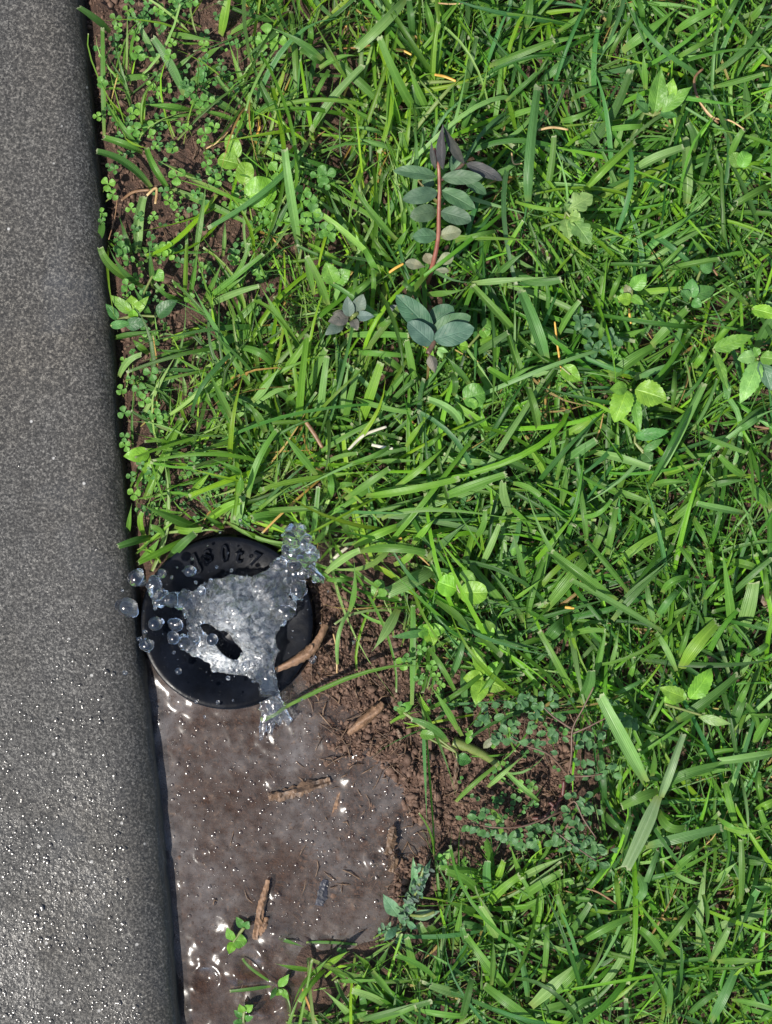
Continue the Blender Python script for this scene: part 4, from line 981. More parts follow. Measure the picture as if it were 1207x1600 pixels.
CLOVERS = [
('clover patch at the top beside the path edge', 'A', [(400, 110, 44), (390, 45, 40), (290, 255, 50), (450, 205, 30), (120, 390, 36), (350, 405, 34), (100, 550, 30), (600, 215, 34), (380, 360, 30), (440, 260, 34), (200, 130, 28), (545, 10, 40)]),
('clover with paired dark leaflets in the middle of the sparse corner', 'A', [(265, 535, 42), (298, 515, 40), (275, 612, 46), (345, 605, 44), (490, 600, 36), (605, 632, 44), (590, 670, 30), (370, 690, 26), (525, 600, 26)]),
('large leaved clover under the grass blades at top centre', 'A', [(900, 165, 62), (945, 195, 54), (795, 578, 52), (580, 470, 44), (620, 478, 40), (540, 440, 40), (880, 200, 44)]),
('small clover against the path edge below the dark bent blade', 'A', [(150, 868, 48), (172, 918, 40), (120, 1005, 30), (121, 1045, 26), (215, 1172, 44), (440, 1172, 40), (400, 1172, 40), (195, 1120, 30), (180, 800, 28), (430, 945, 34), (460, 970, 24)]),
('clover ring around the crinkled lime leaf', 'A', [(945, 690, 50), (945, 808, 58), (760, 945, 46), (752, 985, 46), (915, 1000, 46), (915, 1050, 44), (975, 1035, 46), (755, 885, 34), (655, 850, 46), (617, 780, 40), (475, 832, 50), (915, 960, 44)]),
('clover right of the single pale blade', 'A', [(1065, 910, 46), (1110, 1008, 62), (1180, 1090, 54), (1100, 940, 44), (1080, 1060, 44), (1190, 1125, 40), (1180, 830, 48), (1170, 870, 38)]),
('bright clover leaves left of the reddish stemmed plant', 'B', [(90, 822, 62), (25, 1000, 56), (105, 1095, 46), (20, 950, 40), (30, 1060, 40), (50, 830, 44)]),
('clover clump over the fan of narrow blades by the path', 'D', [(375, 35, 44), (400, 20, 36), (365, 75, 34), (180, 30, 46), (215, 80, 40), (210, 200, 40), (830, 150, 40), (410, 50, 36)]),
('row of small clovers creeping down the path edge', 'D', [(182, 692, 34), (322, 612, 44), (265, 690, 40), (287, 742, 38), (195, 800, 42), (345, 812, 44), (200, 955, 36), (197, 912, 30), (345, 765, 24), (370, 825, 34), (225, 640, 30), (230, 1100, 34), (240, 1180, 44)]),
('two clovers on the bare soil patch above the sprinkler', 'D', [(508, 1070, 40), (525, 1035, 40), (540, 1020, 30)]),
('small clovers on the soil right of the sprinkler', 'G', [(545, 890, 46), (620, 970, 34), (630, 830, 34), (680, 905, 36), (700, 955, 26), (560, 870, 30), (1090, 370, 44), (720, 1000, 30)]),
('dark teal clover sunk among the blades at right', 'F', [(330, 395, 60), (300, 370, 54), (345, 440, 56), (455, 455, 70), (440, 440, 50), (360, 500, 54), (310, 340, 50), (390, 500, 48)]),
]
for label, tile, items in CLOVERS:
    px, py = tp(tile, items[0][0], items[0][1])
    r = thing('clover_plant', tuple(P(px, py, z_soil(px, py))), label, 'clover', 'clover growing between the grass')
    for (x, y, s) in items:
        qx, qy = tp(tile, x, y)
        zs = z_soil(qx, qy)
        z = zs + (random.uniform(0.005, 0.009) if sparse(qx, qy) else random.uniform(0.0135, 0.017))
        c = P(qx, qy, z)
        sx, sy = qx + random.uniform(-14, 14), qy + random.uniform(2, 18)
        V, F = tube(smooth_path([P(sx, sy, zs), P((sx * 2 + qx) / 3, (sy * 2 + qy) / 3, (z + zs) / 2), c - np.array([0, 0, 0.0003])], 6), np.full(6, 0.00022), 5)
        obj('leaf_stalk', V, F, M_STEM_GREEN, r)
        a0 = random.uniform(0, 6.28)
        size = s * K * S * random.uniform(0.76, 0.92)
        me = TRL[0] if 'teal' in label else random.choice(CLV)
        for j in range(3):
            put_leaflet(r, me, c, size, a0 + j * 2.094 + random.uniform(-0.2, 0.2), random.uniform(-0.15, 0.3), random.uniform(-0.2, 0.2))
def ground_cover(n):
    """Seedlings and tiny creeping clover too small to tell apart, on the thin parts of the lawn."""
    g = np.random.default_rng(77)
    base, bf, buv = leaf_arrays(np.array([0, 0, 0.0]), np.array([0, 1.0, 0.08]), 0.9, 'obovate', 0.06, 0.14, 0.0, 6, 3)
    Vs, Fs, Us, Ts, off, c = [], [], [], [], 0, 0
    while c < n:
        u = g.random()
        if u < 0.62: x, y = g.uniform(135, 430), g.uniform(-40, 840)
        elif u < 0.8: x, y = g.uniform(600, 900), g.uniform(930, 1380)
        else: x, y = g.uniform(400, 1207), g.uniform(0, 1600)
        if forbidden(x, y, 8) or (float(sdist(np.array([x]), np.array([y]), BARE)[0]) < 8 and g.random() < 0.93): continue
        if fbm(np.array([x]), np.array([y]), 70, 2)[0] < -0.1 and g.random() < 0.7: continue
        z = z_soil(x, y) + g.uniform(0.001, 0.005)
        sz = g.uniform(5.5, 11) * S
        a0 = g.uniform(0, 6.28)
        tn = np.array(LT['lime2' if g.random() < 0.35 else 'mid']) * g.uniform(0.75, 1.25)
        k3 = 3 if g.random() < 0.7 else 2
        for j in range(k3):
            a = a0 + j * 6.283 / k3 + g.normal(0, 0.15)
            tl = g.uniform(-0.3, 0.4)
            v = base * sz
            v = np.stack([v[:, 0], v[:, 1] * math.cos(tl) - v[:, 2] * math.sin(tl), v[:, 1] * math.sin(tl) + v[:, 2] * math.cos(tl)], 1)
            v = np.stack([v[:, 0] * math.cos(a) - v[:, 1] * math.sin(a), v[:, 0] * math.sin(a) + v[:, 1] * math.cos(a), v[:, 2]], 1) + P(x, y, z)
            Vs.append(v); Fs.append(bf + off); Us.append(buv); Ts.append(np.tile(tn, (len(v), 1))); off += len(v)
        c += 1
    o = obj('ground_cover', np.concatenate(Vs), np.concatenate(Fs), M_CLOVER, None, np.concatenate(Us), np.concatenate(Ts))
    tag(o, 'tiny creeping seedlings covering the soil between the blades', None, None, 'stuff')
ground_cover(720)
# trailing weed in two plants
def trailing(label, tile, stems, clusters, z0):
    px, py = tp(tile, *stems[0][0][:2])
    r = thing('trailing_weed', tuple(P(px, py, z_soil(px, py))), label, 'weed', 'trailing weeds with small leaves')
    for pts in stems:
        stem(r, tile, [(x, y, z0 - 0.003 + z) for x, y, z in pts], (0.00036, 0.0002), M_STEM_BROWN)
    for (x, y, n, sc) in clusters:
        qx, qy = tp(tile, x, y)
        for j in range(n):
            a = random.uniform(0, 6.28)
            d = random.uniform(2, 9) * sc
            z = z0 + random.uniform(0.002, 0.007)
            put_leaflet(r, random.choice(TRL), P(qx + d * math.cos(a), qy + d * math.sin(a), z), random.uniform(11, 16) * sc * S, a - math.pi / 2 + random.uniform(-0.5, 0.5), random.uniform(-0.3, 0.35), random.uniform(-0.4, 0.4))
trailing('low trailing weed with red stems and many tiny blue green leaves on bare soil', 'J',
         [[(850, 560, 0), (760, 600, 0.003), (640, 640, 0.004), (500, 640, 0.004), (390, 610, 0.004)], [(850, 560, 0), (800, 640, 0.003), (860, 700, 0.004), (1000, 800, 0.004)], [(850, 560, 0), (900, 520, 0.004), (940, 600, 0.004), (1000, 690, 0.004)], [(830, 540, 0), (800, 580, 0.004), (740, 620, 0.004)]],
         [(385, 590, 5, 1), (445, 565, 5, 1), (470, 590, 4, 1), (400, 650, 5, 1), (490, 665, 6, 1), (530, 640, 4, 1), (590, 690, 6, 1.1), (670, 725, 7, 1.1), (650, 670, 4, 0.9), (720, 640, 4, 0.9), (780, 650, 4, 0.9), (820, 710, 6, 1), (800, 660, 4, .8), (860, 660, 5, .9), (900, 690, 6, 1), (930, 630, 5, 1), (960, 540, 6, 1), (1000, 560, 5, 1), (900, 600, 4, 1), (880, 740, 5, 1), (950, 720, 6, 1), (1010, 690, 5, 1.1), (1000, 760, 6, 1.1), (1010, 820, 6, 1.1), (950, 790, 5, 1), (1050, 740, 4, 1), (900, 560, 4, 1.1), (920, 500, 4, 1)], 0.0095)
trailing('second trailing weed with brown upright stem running up into the grass', 'J',
         [[(870, 400, 0), (885, 300, 0.004), (890, 180, 0.006), (940, 80, 0.009), (990, -20, 0.012)], [(870, 400, 0), (780, 300, 0.004), (680, 260, 0.004), (600, 220, 0.005)], [(890, 200, 0.005), (960, 170, 0.006), (1060, 120, 0.007)], [(870, 400, 0), (960, 400, 0.004), (1030, 390, 0.004)], [(890, 180, 0.005), (800, 120, 0.005), (740, 60, 0.005)]],
         [(560, 225, 5, 1), (590, 180, 5, 1), (625, 240, 4, 1.1), (590, 140, 4, 1.1), (500, 120, 5, 1.1), (440, 90, 4, 1.1), (470, 160, 4, 1), (640, 60, 5, 1), (700, 30, 5, 1), (740, 80, 6, 1), (720, 120, 5, 1), (790, 190, 5, 1), (820, 130, 4, 1), (850, 60, 4, 1), (720, 240, 4, 1), (760, 280, 4, .9), (930, 210, 5, 1.1), (960, 260, 5, 1), (940, 330, 5, 1), (1000, 390, 7, 1), (1040, 360, 5, 1), (1060, 400, 6, 1), (910, 410, 4, 1), (1000, 210, 5, 1), (830, 230, 4, 1), (680, 170, 4, 1), (780, 20, 5, 1), (560, 60, 4, 1), (1080, 160, 5, 1), (1120, 120, 5, 1), (1160, 150, 5, 1.1), (1060, 60, 4, 1)], 0.0115)
r = root_at('red_weed_root', 'J', 800, 550, 'dark red knotted root crown of the trailing weed', 'root')
for pts in [[(850, 420, 0.004), (840, 500, 0.003), (800, 545, 0.003), (760, 590, 0.002)], [(840, 490, 0.003), (815, 560, 0.004), (840, 570, 0.003)], [(780, 520, 0.003), (810, 560, 0.0035), (770, 600, 0.002)], [(700, 600, 0.001), (760, 590, 0.002), (820, 540, 0.003)], [(620, 640, 0.002), (640, 635, 0.002), (660, 640, 0.002)]]:
    stem(r, 'J', pts, (0.0007, 0.0004), M_STEM_DARKRED, 'root')

# ------------------------------------------------------------------ straws, twigs and chips
STRAWS = [
('B', [(420, 232), (455, 240), (492, 256)], 20, M_YELLOW, 'short yellow straw at the top centre of the lawn'),
('B', [(603, 350), (650, 362), (702, 380)], 24, M_YELLOW, 'orange straw lying level above the reddish stemmed plant'),
('C', [(880, 325), (840, 370), (850, 450), (900, 530), (955, 580)], 24, M_BROWN_STRAW, 'curled brown dead stem at upper right'),
('C', [(860, 470), (930, 550), (1010, 570), (1080, 610)], 16, M_STRAW, 'thin tan stem crossing the curled brown one'),
('C', [(105, 612), (170, 600), (245, 612)], 22, M_STRAW, 'pale straw with orange end right of the reddish stemmed plant'),
('F', [(182, 370), (195, 480), (214, 605)], 18, M_YELLOW, 'upright yellow straw touching the folded leaf'),
('F', [(918, 85), (930, 115), (948, 152)], 22, M_BROWN_STRAW, 'orange brown straw stub at right of the upper lawn'),
('F', [(533, 310), (537, 345), (542, 378)], 20, M_YELLOW, 'tiny upright orange straw beside the yellowish weed'),
('F', [(1125, 862), (1160, 868), (1195, 872)], 20, M_BROWN_STRAW, 'orange straw at the right edge of the lawn'),
('E', [(388, 138), (415, 118), (455, 96)], 24, M_YELLOW, 'short yellow straw left of the red stem foot'),
('E', [(305, 950), (350, 960), (405, 968)], 28, M_WHITE_STRAW, 'short white bleached straw in the middle of the lawn'),
('E', [(195, 975), (270, 905), (375, 865)], 26, M_WHITE_STRAW, 'long whitish dead blade just above the short white straw'),
('D', [(1045, 835), (1085, 890), (1130, 965)], 36, M_BROWN_STRAW, 'brown dead blade base below the parallel upright blades'),
('D', [(750, 398), (860, 388), (1000, 388)], 16, M_YELLOW, 'yellow straw in the fan tuft near the path'),
('A', [(210, 945), (270, 905), (345, 895)], 26, M_BROWN_STRAW, 'curved brown dead blade on soil near the path'),
('A', [(330, 920), (375, 885), (370, 960)], 24, M_STRAW, 'bent pale straw beside the curved brown dead blade'),
('A', [(152, 1130), (180, 1030), (192, 935)], 10, M_BROWN_STRAW, 'thin reddish stem standing beside the path edge'),
('A', [(860, 560), (862, 600), (850, 640)], 24, M_YELLOW, 'yellow sheath end under the bunch of blades at top left'),
('A', [(610, 700), (660, 670), (715, 620)], 16, M_STRAW, 'thin pale straw on soil in the sparse corner'),
('G', [(290, 185), (325, 225), (365, 272)], 20, M_WHITE_STRAW, 'pale straw piece above the splash'),
('G', [(215, 755), (230, 830), (232, 940)], 16, M_STRAW, 'dead drooping stem right of the forked twig'),
('G', [(200, 420), (240, 380), (285, 345)], 30, M_WHITE_STRAW, 'white dry sheath beside the top of the splash'),
('H', [(230, 630), (250, 632), (272, 634)], 24, M_YELLOW, 'orange straw tip under crossed blades at right'),
('K', [(330, 930), (390, 950), (470, 1000)], 16, M_BROWN_STRAW, 'thin brown stem below the trailing weed'),
('B', [(965, 720), (975, 770), (1015, 770)], 14, M_STRAW, 'thin tan stem right of the purple top leaves'),
('B', [(610, 15), (680, 18), (755, 14)], 14, M_STRAW, 'thin straw lying along the top edge'),
]
for tile, pts, w, mat, label in STRAWS:
    k = TILES[tile][2]
    q0 = tp(tile, *pts[0])
    z = 0.003 if sparse(*q0) or tile == 'G' else 0.013
    q = smooth_path([P(*tp(tile, x, y), z + random.uniform(-0.0008, 0.0012)) for x, y in pts], 14)
    rad = w * k * S / 2 * 0.55
    rr = rad * (0.75 + 0.25 * np.sin(np.linspace(0.4, 2.9, len(q))))
    V, F = tube(q, rr, 7)
    V[:, 2] = z + (V[:, 2] - z) * 0.4
    o = obj('straw', V, F, mat)
    tag(o, label, 'straw', 'dead straws scattered in the lawn')

def rough_stick(points, radii, n=10, seed=0, amt=0.18):
    q = smooth_path(points, 6 * len(points))
    rr = np.interp(np.linspace(0, 1, len(q)), np.linspace(0, 1, len(radii)), radii) * 0.8
    V, F = tube(q, rr, n)
    g = np.random.default_rng(seed)
    for i in range(len(q)):
        for kk in range(n):
            j = i * n + kk
            V[j] += (V[j] - q[i]) * (g.normal(0, amt) * 0.5 + amt * math.sin(kk * 2.1 + i * 0.25))
    return V, F
W = (150, 780, K)
def wp(x, y, z):
    return P(W[0] + x * K, W[1] + y * K, z)
tw = thing('twig', tuple(wp(1000, 720, 0.0)), 'forked light brown twig lying across the right rim of the sprinkler head', 'twig')
V, F = rough_stick([wp(850, 805, 0.0062), (wp(930, 765, 0.0068)), wp(1005, 722, 0.0068), wp(1050, 665, 0.0064), wp(1085, 590, 0.0052)], [0.0010, 0.0016, 0.0021, 0.0016, 0.0012], seed=3)
obj('branch', V, F, M_TWIG, tw)
V, F = rough_stick([wp(1000, 725, 0.0068), wp(1018, 705, 0.0078), wp(1020, 685, 0.0082)], [0.0013, 0.0009, 0.0005], seed=5)
obj('side_shoot', V, F, M_TWIG, tw)
V, F = rough_stick([tp_p for tp_p in [P(*tp('G', 285, 1225), 0.0012), P(*tp('G', 350, 1170), 0.0026), P(*tp('G', 420, 1115), 0.0032), P(*tp('G', 450, 1080), 0.003)]], [0.0009, 0.0018, 0.0019, 0.0010], seed=8, amt=0.25)
o = obj('twig', V, F, M_TWIG)
tag(o, 'straight brown twig on the bare soil at the edge of the puddle', 'twig')
def ip(x, y, z):
    return P(230 + x * K, 1080 + y * K, z)
def chip(name, pts, radii, mat, label, cat, seed, flat=0.5, amt=0.35, group='wood chips in the puddle'):
    V, F = rough_stick(pts, radii, 9, seed, amt)
    zc = V[:, 2].mean()
    V[:, 2] = zc + (V[:, 2] - zc) * flat
    o = obj(name, V, F, mat, smooth=False)
    return tag(o, label, cat, group)
zz = WATER_Z
chip('bark_chip', [ip(575, 500, zz), ip(650, 485, zz + 0.001), ip(760, 455, zz + 0.0012), ip(865, 425, zz + 0.0006)], [0.0013, 0.0018, 0.0019, 0.0011], M_CHIP, 'crumbly bark chip floating level in the middle of the puddle', 'wood chip', 2, 0.7, 0.5)
chip('wood_splinter', [ip(510, 1165, zz), ip(525, 1080, zz + 0.0015), ip(550, 980, zz + 0.0018), ip(572, 890, zz + 0.0012)], [0.0010, 0.0014, 0.0013, 0.0006], M_TWIG, 'long pointed wood splinter standing beside the puddle seedling', 'wood chip', 4, 0.7)
chip('wood_splinter', [ip(530, 1150, zz), ip(550, 1105, zz + 0.001), ip(568, 1068, zz + 0.0008)], [0.0007, 0.0011, 0.0006], M_TWIG, 'short splinter against the long pointed one', 'wood chip', 6, 0.6)
chip('wood_chip', [ip(1135, 770, 0.0002), ip(1150, 700, 0.0006), ip(1165, 640, 0.0002)], [0.0011, 0.0019, 0.0009], M_CHIP, 'brown wood chip at the right shore of the puddle', 'wood chip', 9, 0.6)
chip('wood_chip', [ip(880, 590, zz - 0.0008), ip(895, 530, zz), ip(910, 470, zz - 0.0004)], [0.0009, 0.0013, 0.0006], M_TWIG, 'slim pale chip half sunk right of the floating bark chip', 'wood chip', 12, 0.5)
chip('wood_chip', [ip(1150, 850, 0.0), ip(1165, 800, 0.0006), ip(1160, 770, 0.0)], [0.0008, 0.0012, 0.0008], M_CHIP, 'dark small chip below the brown one at the right shore', 'wood chip', 15, 0.6)
M_DARKCHIP = plain_mat('dark_fragment', (0.008, 0.009, 0.014), (0.028, 0.03, 0.045), 300, 0.5, 0.4)
chip('dark_fragment', [ip(810, 1010, zz + 0.0001), ip(825, 950, zz + 0.0003), ip(845, 890, zz - 0.0002)], [0.0013, 0.0019, 0.0011], M_DARKCHIP, 'blackish fragment lying in the lower part of the puddle', 'debris', 18, 0.25, 0.3, None)
SOILCHIPS = [(('J', 325, 450), ('J', 345, 290), 24, 'long flat bark strip on the bare soil beside the grass runner'), (('G', 400, 785), ('G', 300, 772), 26, 'flat brown bark sliver on soil right of the sprinkler'), (('J', 60, 180), ('J', 85, 235), 26, 'short bark curl on the bare soil'), (('G', 640, 510), ('G', 700, 530), 44, 'wide brown bark flake under the broad pale blade'),
             (('J', 300, 30), ('J', 350, 60), 50, 'broad brown flake at the upper end of the bare soil'), (('H', 905, 850), ('H', 945, 930), 40, 'reddish brown bark piece between blades at right'), (('H', 1140, 560), ('H', 1200, 660), 32, 'brown bark strip by the narrow V of blades')]
for i, ((t0, a, b), (t1, c, d), w, label) in enumerate(SOILCHIPS):
    q0, q1 = tp(t0, a, b), tp(t1, c, d)
    z = z_soil(*q0) + (0.0016 if t0 != 'H' else 0.007)
    m = ((q0[0] + q1[0]) / 2 + 2, (q0[1] + q1[1]) / 2)
    chip('bark_sliver', [P(*q0, z), P(*m, z + 0.0007), P(*q1, z)], [w * K * S * 0.3, w * K * S * 0.5, w * K * S * 0.33], M_CHIP, label, 'bark', 30 + i, 0.45, 0.3, 'bark pieces lying on the soil')

# ------------------------------------------------------------------ soil crumbs and fine litter
def crumbs(n):
    g = np.random.default_rng(5)
    ico_v, ico_f = [], []
    t = (1 + 5 ** 0.5) / 2
    ico_v = np.array([(-1, t, 0), (1, t, 0), (-1, -t, 0), (1, -t, 0), (0, -1, t), (0, 1, t), (0, -1, -t), (0, 1, -t), (t, 0, -1), (t, 0, 1), (-t, 0, -1), (-t, 0, 1)], float) / math.sqrt(1 + t * t)
    ico_f = np.array([(0, 11, 5), (0, 5, 1), (0, 1, 7), (0, 7, 10), (0, 10, 11), (1, 5, 9), (5, 11, 4), (11, 10, 2), (10, 7, 6), (7, 1, 8), (3, 9, 4), (3, 4, 2), (3, 2, 6), (3, 6, 8), (3, 8, 9), (4, 9, 5), (2, 4, 11), (6, 2, 10), (8, 6, 7), (9, 8, 1)])
    xs, ys, inside = [], [], []
    while len(xs) < n:
        u = g.random()
        if u < 0.5: x, y = g.uniform(470, 900), g.uniform(915, 1420)
        elif u < 0.75: x, y = g.uniform(135, 420), g.uniform(-20, 820)
        else: x, y = g.uniform(130, 1207), g.uniform(0, 1600)
        if x < kerb_x(y) + 6 or math.hypot(x - LID_C[0], y - LID_C[1]) < LID_R + 6: continue
        inb = min(float(sdist(np.array([x]), np.array([y]), BARE)[0]), float(sdist(np.array([x]), np.array([y]), BARE2)[0])) < 15
        if not inb and g.random() < 0.45: continue
        xs.append(x); ys.append(y); inside.append(inb)
    hs = soil_h(np.array(xs), np.array(ys))
    V, F = [], []
    for i, (x, y) in enumerate(zip(xs, ys)):
        r = g.gamma(1.1, 1.0) * S + 0.00013
        r = min(r, 0.0013)
        if inside[i] and g.random() < 0.005: r = g.uniform(0.0011, 0.0018)
        v = ico_v * (1 + g.normal(0, 0.3, (12, 1))) * r * g.uniform(0.5, 1.5, 3)
        p = P(x, y, hs[i] + r * 0.05)
        V.append(v + p); F.append(ico_f + 12 * i)
    o = obj('soil_crumbs', np.concatenate(V), np.concatenate(F), M_CRUMB, smooth=False)
    tag(o, 'crumbly brown soil clods and grains', None, None, 'stuff')
crumbs(26000)
def litter(n):
    g = np.random.default_rng(9)
    V, F, off = [], [], 0
    k = 0
    while k < n:
        if g.random() < 0.5: x, y = g.uniform(480, 900), g.uniform(900, 1430)
        else: x, y = g.uniform(140, 1207), g.uniform(0, 1600)
        if x < kerb_x(y) + 8 or math.hypot(x - LID_C[0], y - LID_C[1]) < LID_R + 8: continue
        a = g.uniform(0, 6.28); L = g.uniform(8, 45)
        x2, y2 = x + math.cos(a) * L, y + math.sin(a) * L
        if x2 < kerb_x(y2) + 4: continue
        z1, z2 = z_soil(x, y) + 0.0008, z_soil(x2, y2) + 0.0008
        mid = P((x + x2) / 2 + g.normal(0, 4), (y + y2) / 2 + g.normal(0, 4), max(z1, z2) + g.uniform(0.0003, 0.002))
        q = smooth_path([P(x, y, z1), mid, P(x2, y2, z2)], 5)
        v, f = tube(q, np.full(5, g.uniform(0.00008, 0.00026)), 4)
        V.append(v); F += [[j + off for j in ff] for ff in f]; off += len(v)
        k += 1
    o = obj('soil_litter', np.concatenate(V), F, M_CHIP)
    tag(o, 'fine brown roots and dead stems littering the soil', None, None, 'stuff')
litter(700)

# ------------------------------------------------------------------ the splash
import bmesh
SPLASH = [(490, 400), (560, 370), (640, 355), (740, 365), (830, 320), (870, 260), (890, 160), (920, 112), (970, 112), (1005, 160), (1015, 220), (1055, 245), (1060, 285), (1015, 300), (1085, 370), (1075, 402), (1035, 385), (1000, 350), (985, 375), (992, 420), (968, 470), (932, 455),
          (900, 430), (942, 500), (930, 540), (870, 600), (850, 650), (862, 720), (845, 790), (858, 870), (872, 930), (925, 1035), (905, 1075), (878, 1030), (866, 1085), (846, 1040), (826, 1125), (806, 1060), (782, 1160), (764, 1150), (776, 1000), (772, 880), (720, 840), (640, 830), (560, 812), (535, 780), (470, 735), (405, 700), (392, 655),
          (445, 640), (428, 590), (418, 515), (340, 505), (280, 492), (245, 445), (248, 390), (275, 362), (308, 385), (305, 435), (370, 440), (440, 428), (480, 440)]
HOLE = (590, 668, 98, 42, math.radians(40))
def splash_z(x, y):
    core = math.exp(-(((x - 690) / 190) ** 2 + ((y - 560) / 200) ** 2))
    up = sstep(420, 120, np.array(y)) * sstep(760, 900, np.array(x))
    tail = sstep(800, 1080, np.array(y))
    left = sstep(520, 260, np.array(x))
    z = 0.0075 + 0.006 * core + 0.012 * float(up) + 0.007 * float(left)
    return z * (1 - float(tail)) + 0.0006 * float(tail)
def icos(bm, p, r, sc=(1, 1, 1), sub=2):
    m = Matrix.Translation(Vector(p)) @ Euler((random.random() * 3, random.random() * 3, random.random() * 3)).to_matrix().to_4x4() @ Matrix.Diagonal((*[r * s for s in sc], 1))
    bmesh.ops.create_icosphere(bm, subdivisions=sub, radius=1.0, matrix=m)
def splash_field(x, y):
    """Signed distance to the outline of the sheet with the hole taken out, in tile units."""
    d = sdist(x + 9 * fbm(x, y, 45, 3), y + 9 * fbm(x + 300, y, 45, 3), SPLASH)
    hx, hy = x - HOLE[0], y - HOLE[1]
    ca, sa = math.cos(HOLE[4]), math.sin(HOLE[4])
    e = np.sqrt(((hx * ca + hy * sa) / HOLE[2]) ** 2 + ((-hx * sa + hy * ca) / HOLE[3]) ** 2)
    e = e + 0.55 * fbm(x, y + 700, 48, 3)
    return np.maximum(d, (1 - e) * 45)
def build_splash():
    random.seed(21)
    bm = bmesh.new()
    st = 3.0
    xs, ys = np.arange(230, 1100, st), np.arange(95, 1140, st)
    gx, gy = np.meshgrid(xs, ys)
    d = splash_field(gx, gy)
    ins = d < 0
    zc = np.vectorize(splash_z)(gx, gy)
    amp = 0.0017 * (0.5 + 0.5 * sstep(0, -60, d))
    ra, rr_ = np.arctan2(gy - 590, gx - 660), np.hypot(gx - 660, gy - 590)
    rip = np.abs(fbm(gx, gy, 75, 2)) * 1.3 + np.abs(fbm(gx + 77, gy + 31, 34, 2)) * 0.35 + 0.5 * fbm(gx, gy, 120, 2) + 0.9 * fbm(ra * 260 + 4000, rr_ * 0.35, 34, 2) * sstep(40, 160, rr_)
    drift = 0.0022 * fbm(gx - 50, gy + 200, 150, 2)
    th = np.sqrt(np.clip(-d, 0, 40) / 40.0)
    top = zc + drift + amp * rip + 0.0011 * th
    bot = zc + drift - 0.0012 * th + 0.0005 * fbm(gx, gy + 400, 60, 2)
    idx = -np.ones(gx.shape, int)
    tv, bv = {}, {}
    for (i, j) in zip(*np.nonzero(ins)):
        tv[(i, j)] = bm.verts.new(wp(gx[i, j], gy[i, j], top[i, j]))
        bv[(i, j)] = bm.verts.new(wp(gx[i, j], gy[i, j], min(bot[i, j], top[i, j] - 0.0003)))
    edges = {}
    for (i, j) in tv:
        q = [(i, j), (i, j + 1), (i + 1, j + 1), (i + 1, j)]
        if all(p in tv for p in q):
            bm.faces.new([tv[p] for p in q][::-1])
            bm.faces.new([bv[p] for p in q])
            for a_, b_ in zip(q, q[1:] + q[:1]):
                edges[(a_, b_)] = 1
    for (a_, b_) in edges:
        if (b_, a_) not in edges:
            bm.faces.new([tv[a_], tv[b_], bv[b_], bv[a_]])
    pts = 0
    while pts < 300:
        x, y = random.uniform(240, 1090), random.uniform(110, 1125)
        d0 = float(splash_field(np.array([x]), np.array([y]))[0])
        if d0 > -2: continue
        beady = y < 330 or x < 470 or (x > 880 and y < 620)
        if not beady and (d0 < -26 or random.random() < 0.35): continue
        r = random.uniform(11, 34) if beady else random.uniform(7, 15)
        r = min(r, -d0 * 1.0 + 11)
        z = splash_z(x, y)
        rm = r * K * S
        icos(bm, wp(x, y, z + random.uniform(-0.3, 1.1) * rm), rm, (random.uniform(0.75, 1.35), random.uniform(0.75, 1.35), random.uniform(0.7, 1.2)))
        pts += 1
    me = bpy.data.meshes.new('tmp')
    bm.to_mesh(me); bm.free()
    o = bpy.data.objects.new('tmp', me)
    C.objects.link(o)
    md = o.modifiers.new('r', 'REMESH'); md.mode = 'VOXEL'; md.voxel_size = 0.00025
    sm = o.modifiers.new('s', 'SMOOTH'); sm.iterations = 8; sm.factor = 0.5
    bpy.context.view_layer.update()
    me2 = bpy.data.meshes.new_from_object(o.evaluated_get(bpy.context.evaluated_depsgraph_get()))
    bpy.data.objects.remove(o)
    nv = len(me2.vertices)
    co = np.empty(nv * 3, np.float32); me2.vertices.foreach_get('co', co); co = co.reshape(-1, 3)
    nf = len(me2.polygons)
    fv = np.empty(len(me2.loops), np.int32); me2.loops.foreach_get('vertex_index', fv)
    F = fv.reshape(nf, -1)
    f = CAM_H / (CAM_H - co[:, 2])
    px = (co[:, 0] * f / S + 603.5 - W[0]) / K
    py = (800 - co[:, 1] * f / S - W[1]) / K
    core = np.exp(-(((px - 680) / 170) ** 2 + ((py - 560) / 190) ** 2))
    low = np.exp(-(((px - 590) / 120) ** 2 + ((py - 760) / 50) ** 2))
    foam = np.clip(0.02 + 0.36 * core + 0.95 * low, 0, 0.97)
    ob = obj('water_splash', co, F, M_JET, None, None, np.repeat(foam[:, None], 3, 1))
    tag(ob, 'burst of clear water fanning out from the middle of the sprinkler head', 'water splash')
build_splash()
DROPS = [
((190, 372), 46, 'largest single drop, high over the concrete edge left of the sprinkler'), ((150, 510), 52, 'lumpy double drop hanging over the path edge'), ((312, 350), 22, 'small drop over the upper left rim of the sprinkler'),
((441, 338), 31, 'round drop just under the embossed letters'), ((281, 588), 37, 'ring shaped drop over the left part of the black cover'), ((378, 592), 36, 'drop touching the left arm of the splash'),
((365, 652), 34, 'dark irregular drop left of the lower splash arm'), ((240, 688), 36, 'bright drop with a glint at the left rim of the sprinkler'), ((206, 660), 13, 'tiny bead stuck to the bright drop at the left rim'),
((232, 626), 11, 'tiny drop between two larger ones at the left rim'), ((390, 812), 18, 'lone small drop over the lower black cover'), ((137, 818), 12, 'lone small drop over the concrete path'),
((125, 432), 8, 'tiniest drop above the lumpy double drop'), ((549, 662), 27, 'drop visible through the hole in the splash'), ((1020, 762), 17, 'drop hanging on the forked twig'), ((498, 430), 22, 'drop on the upper left edge of the splash sheet'),
]
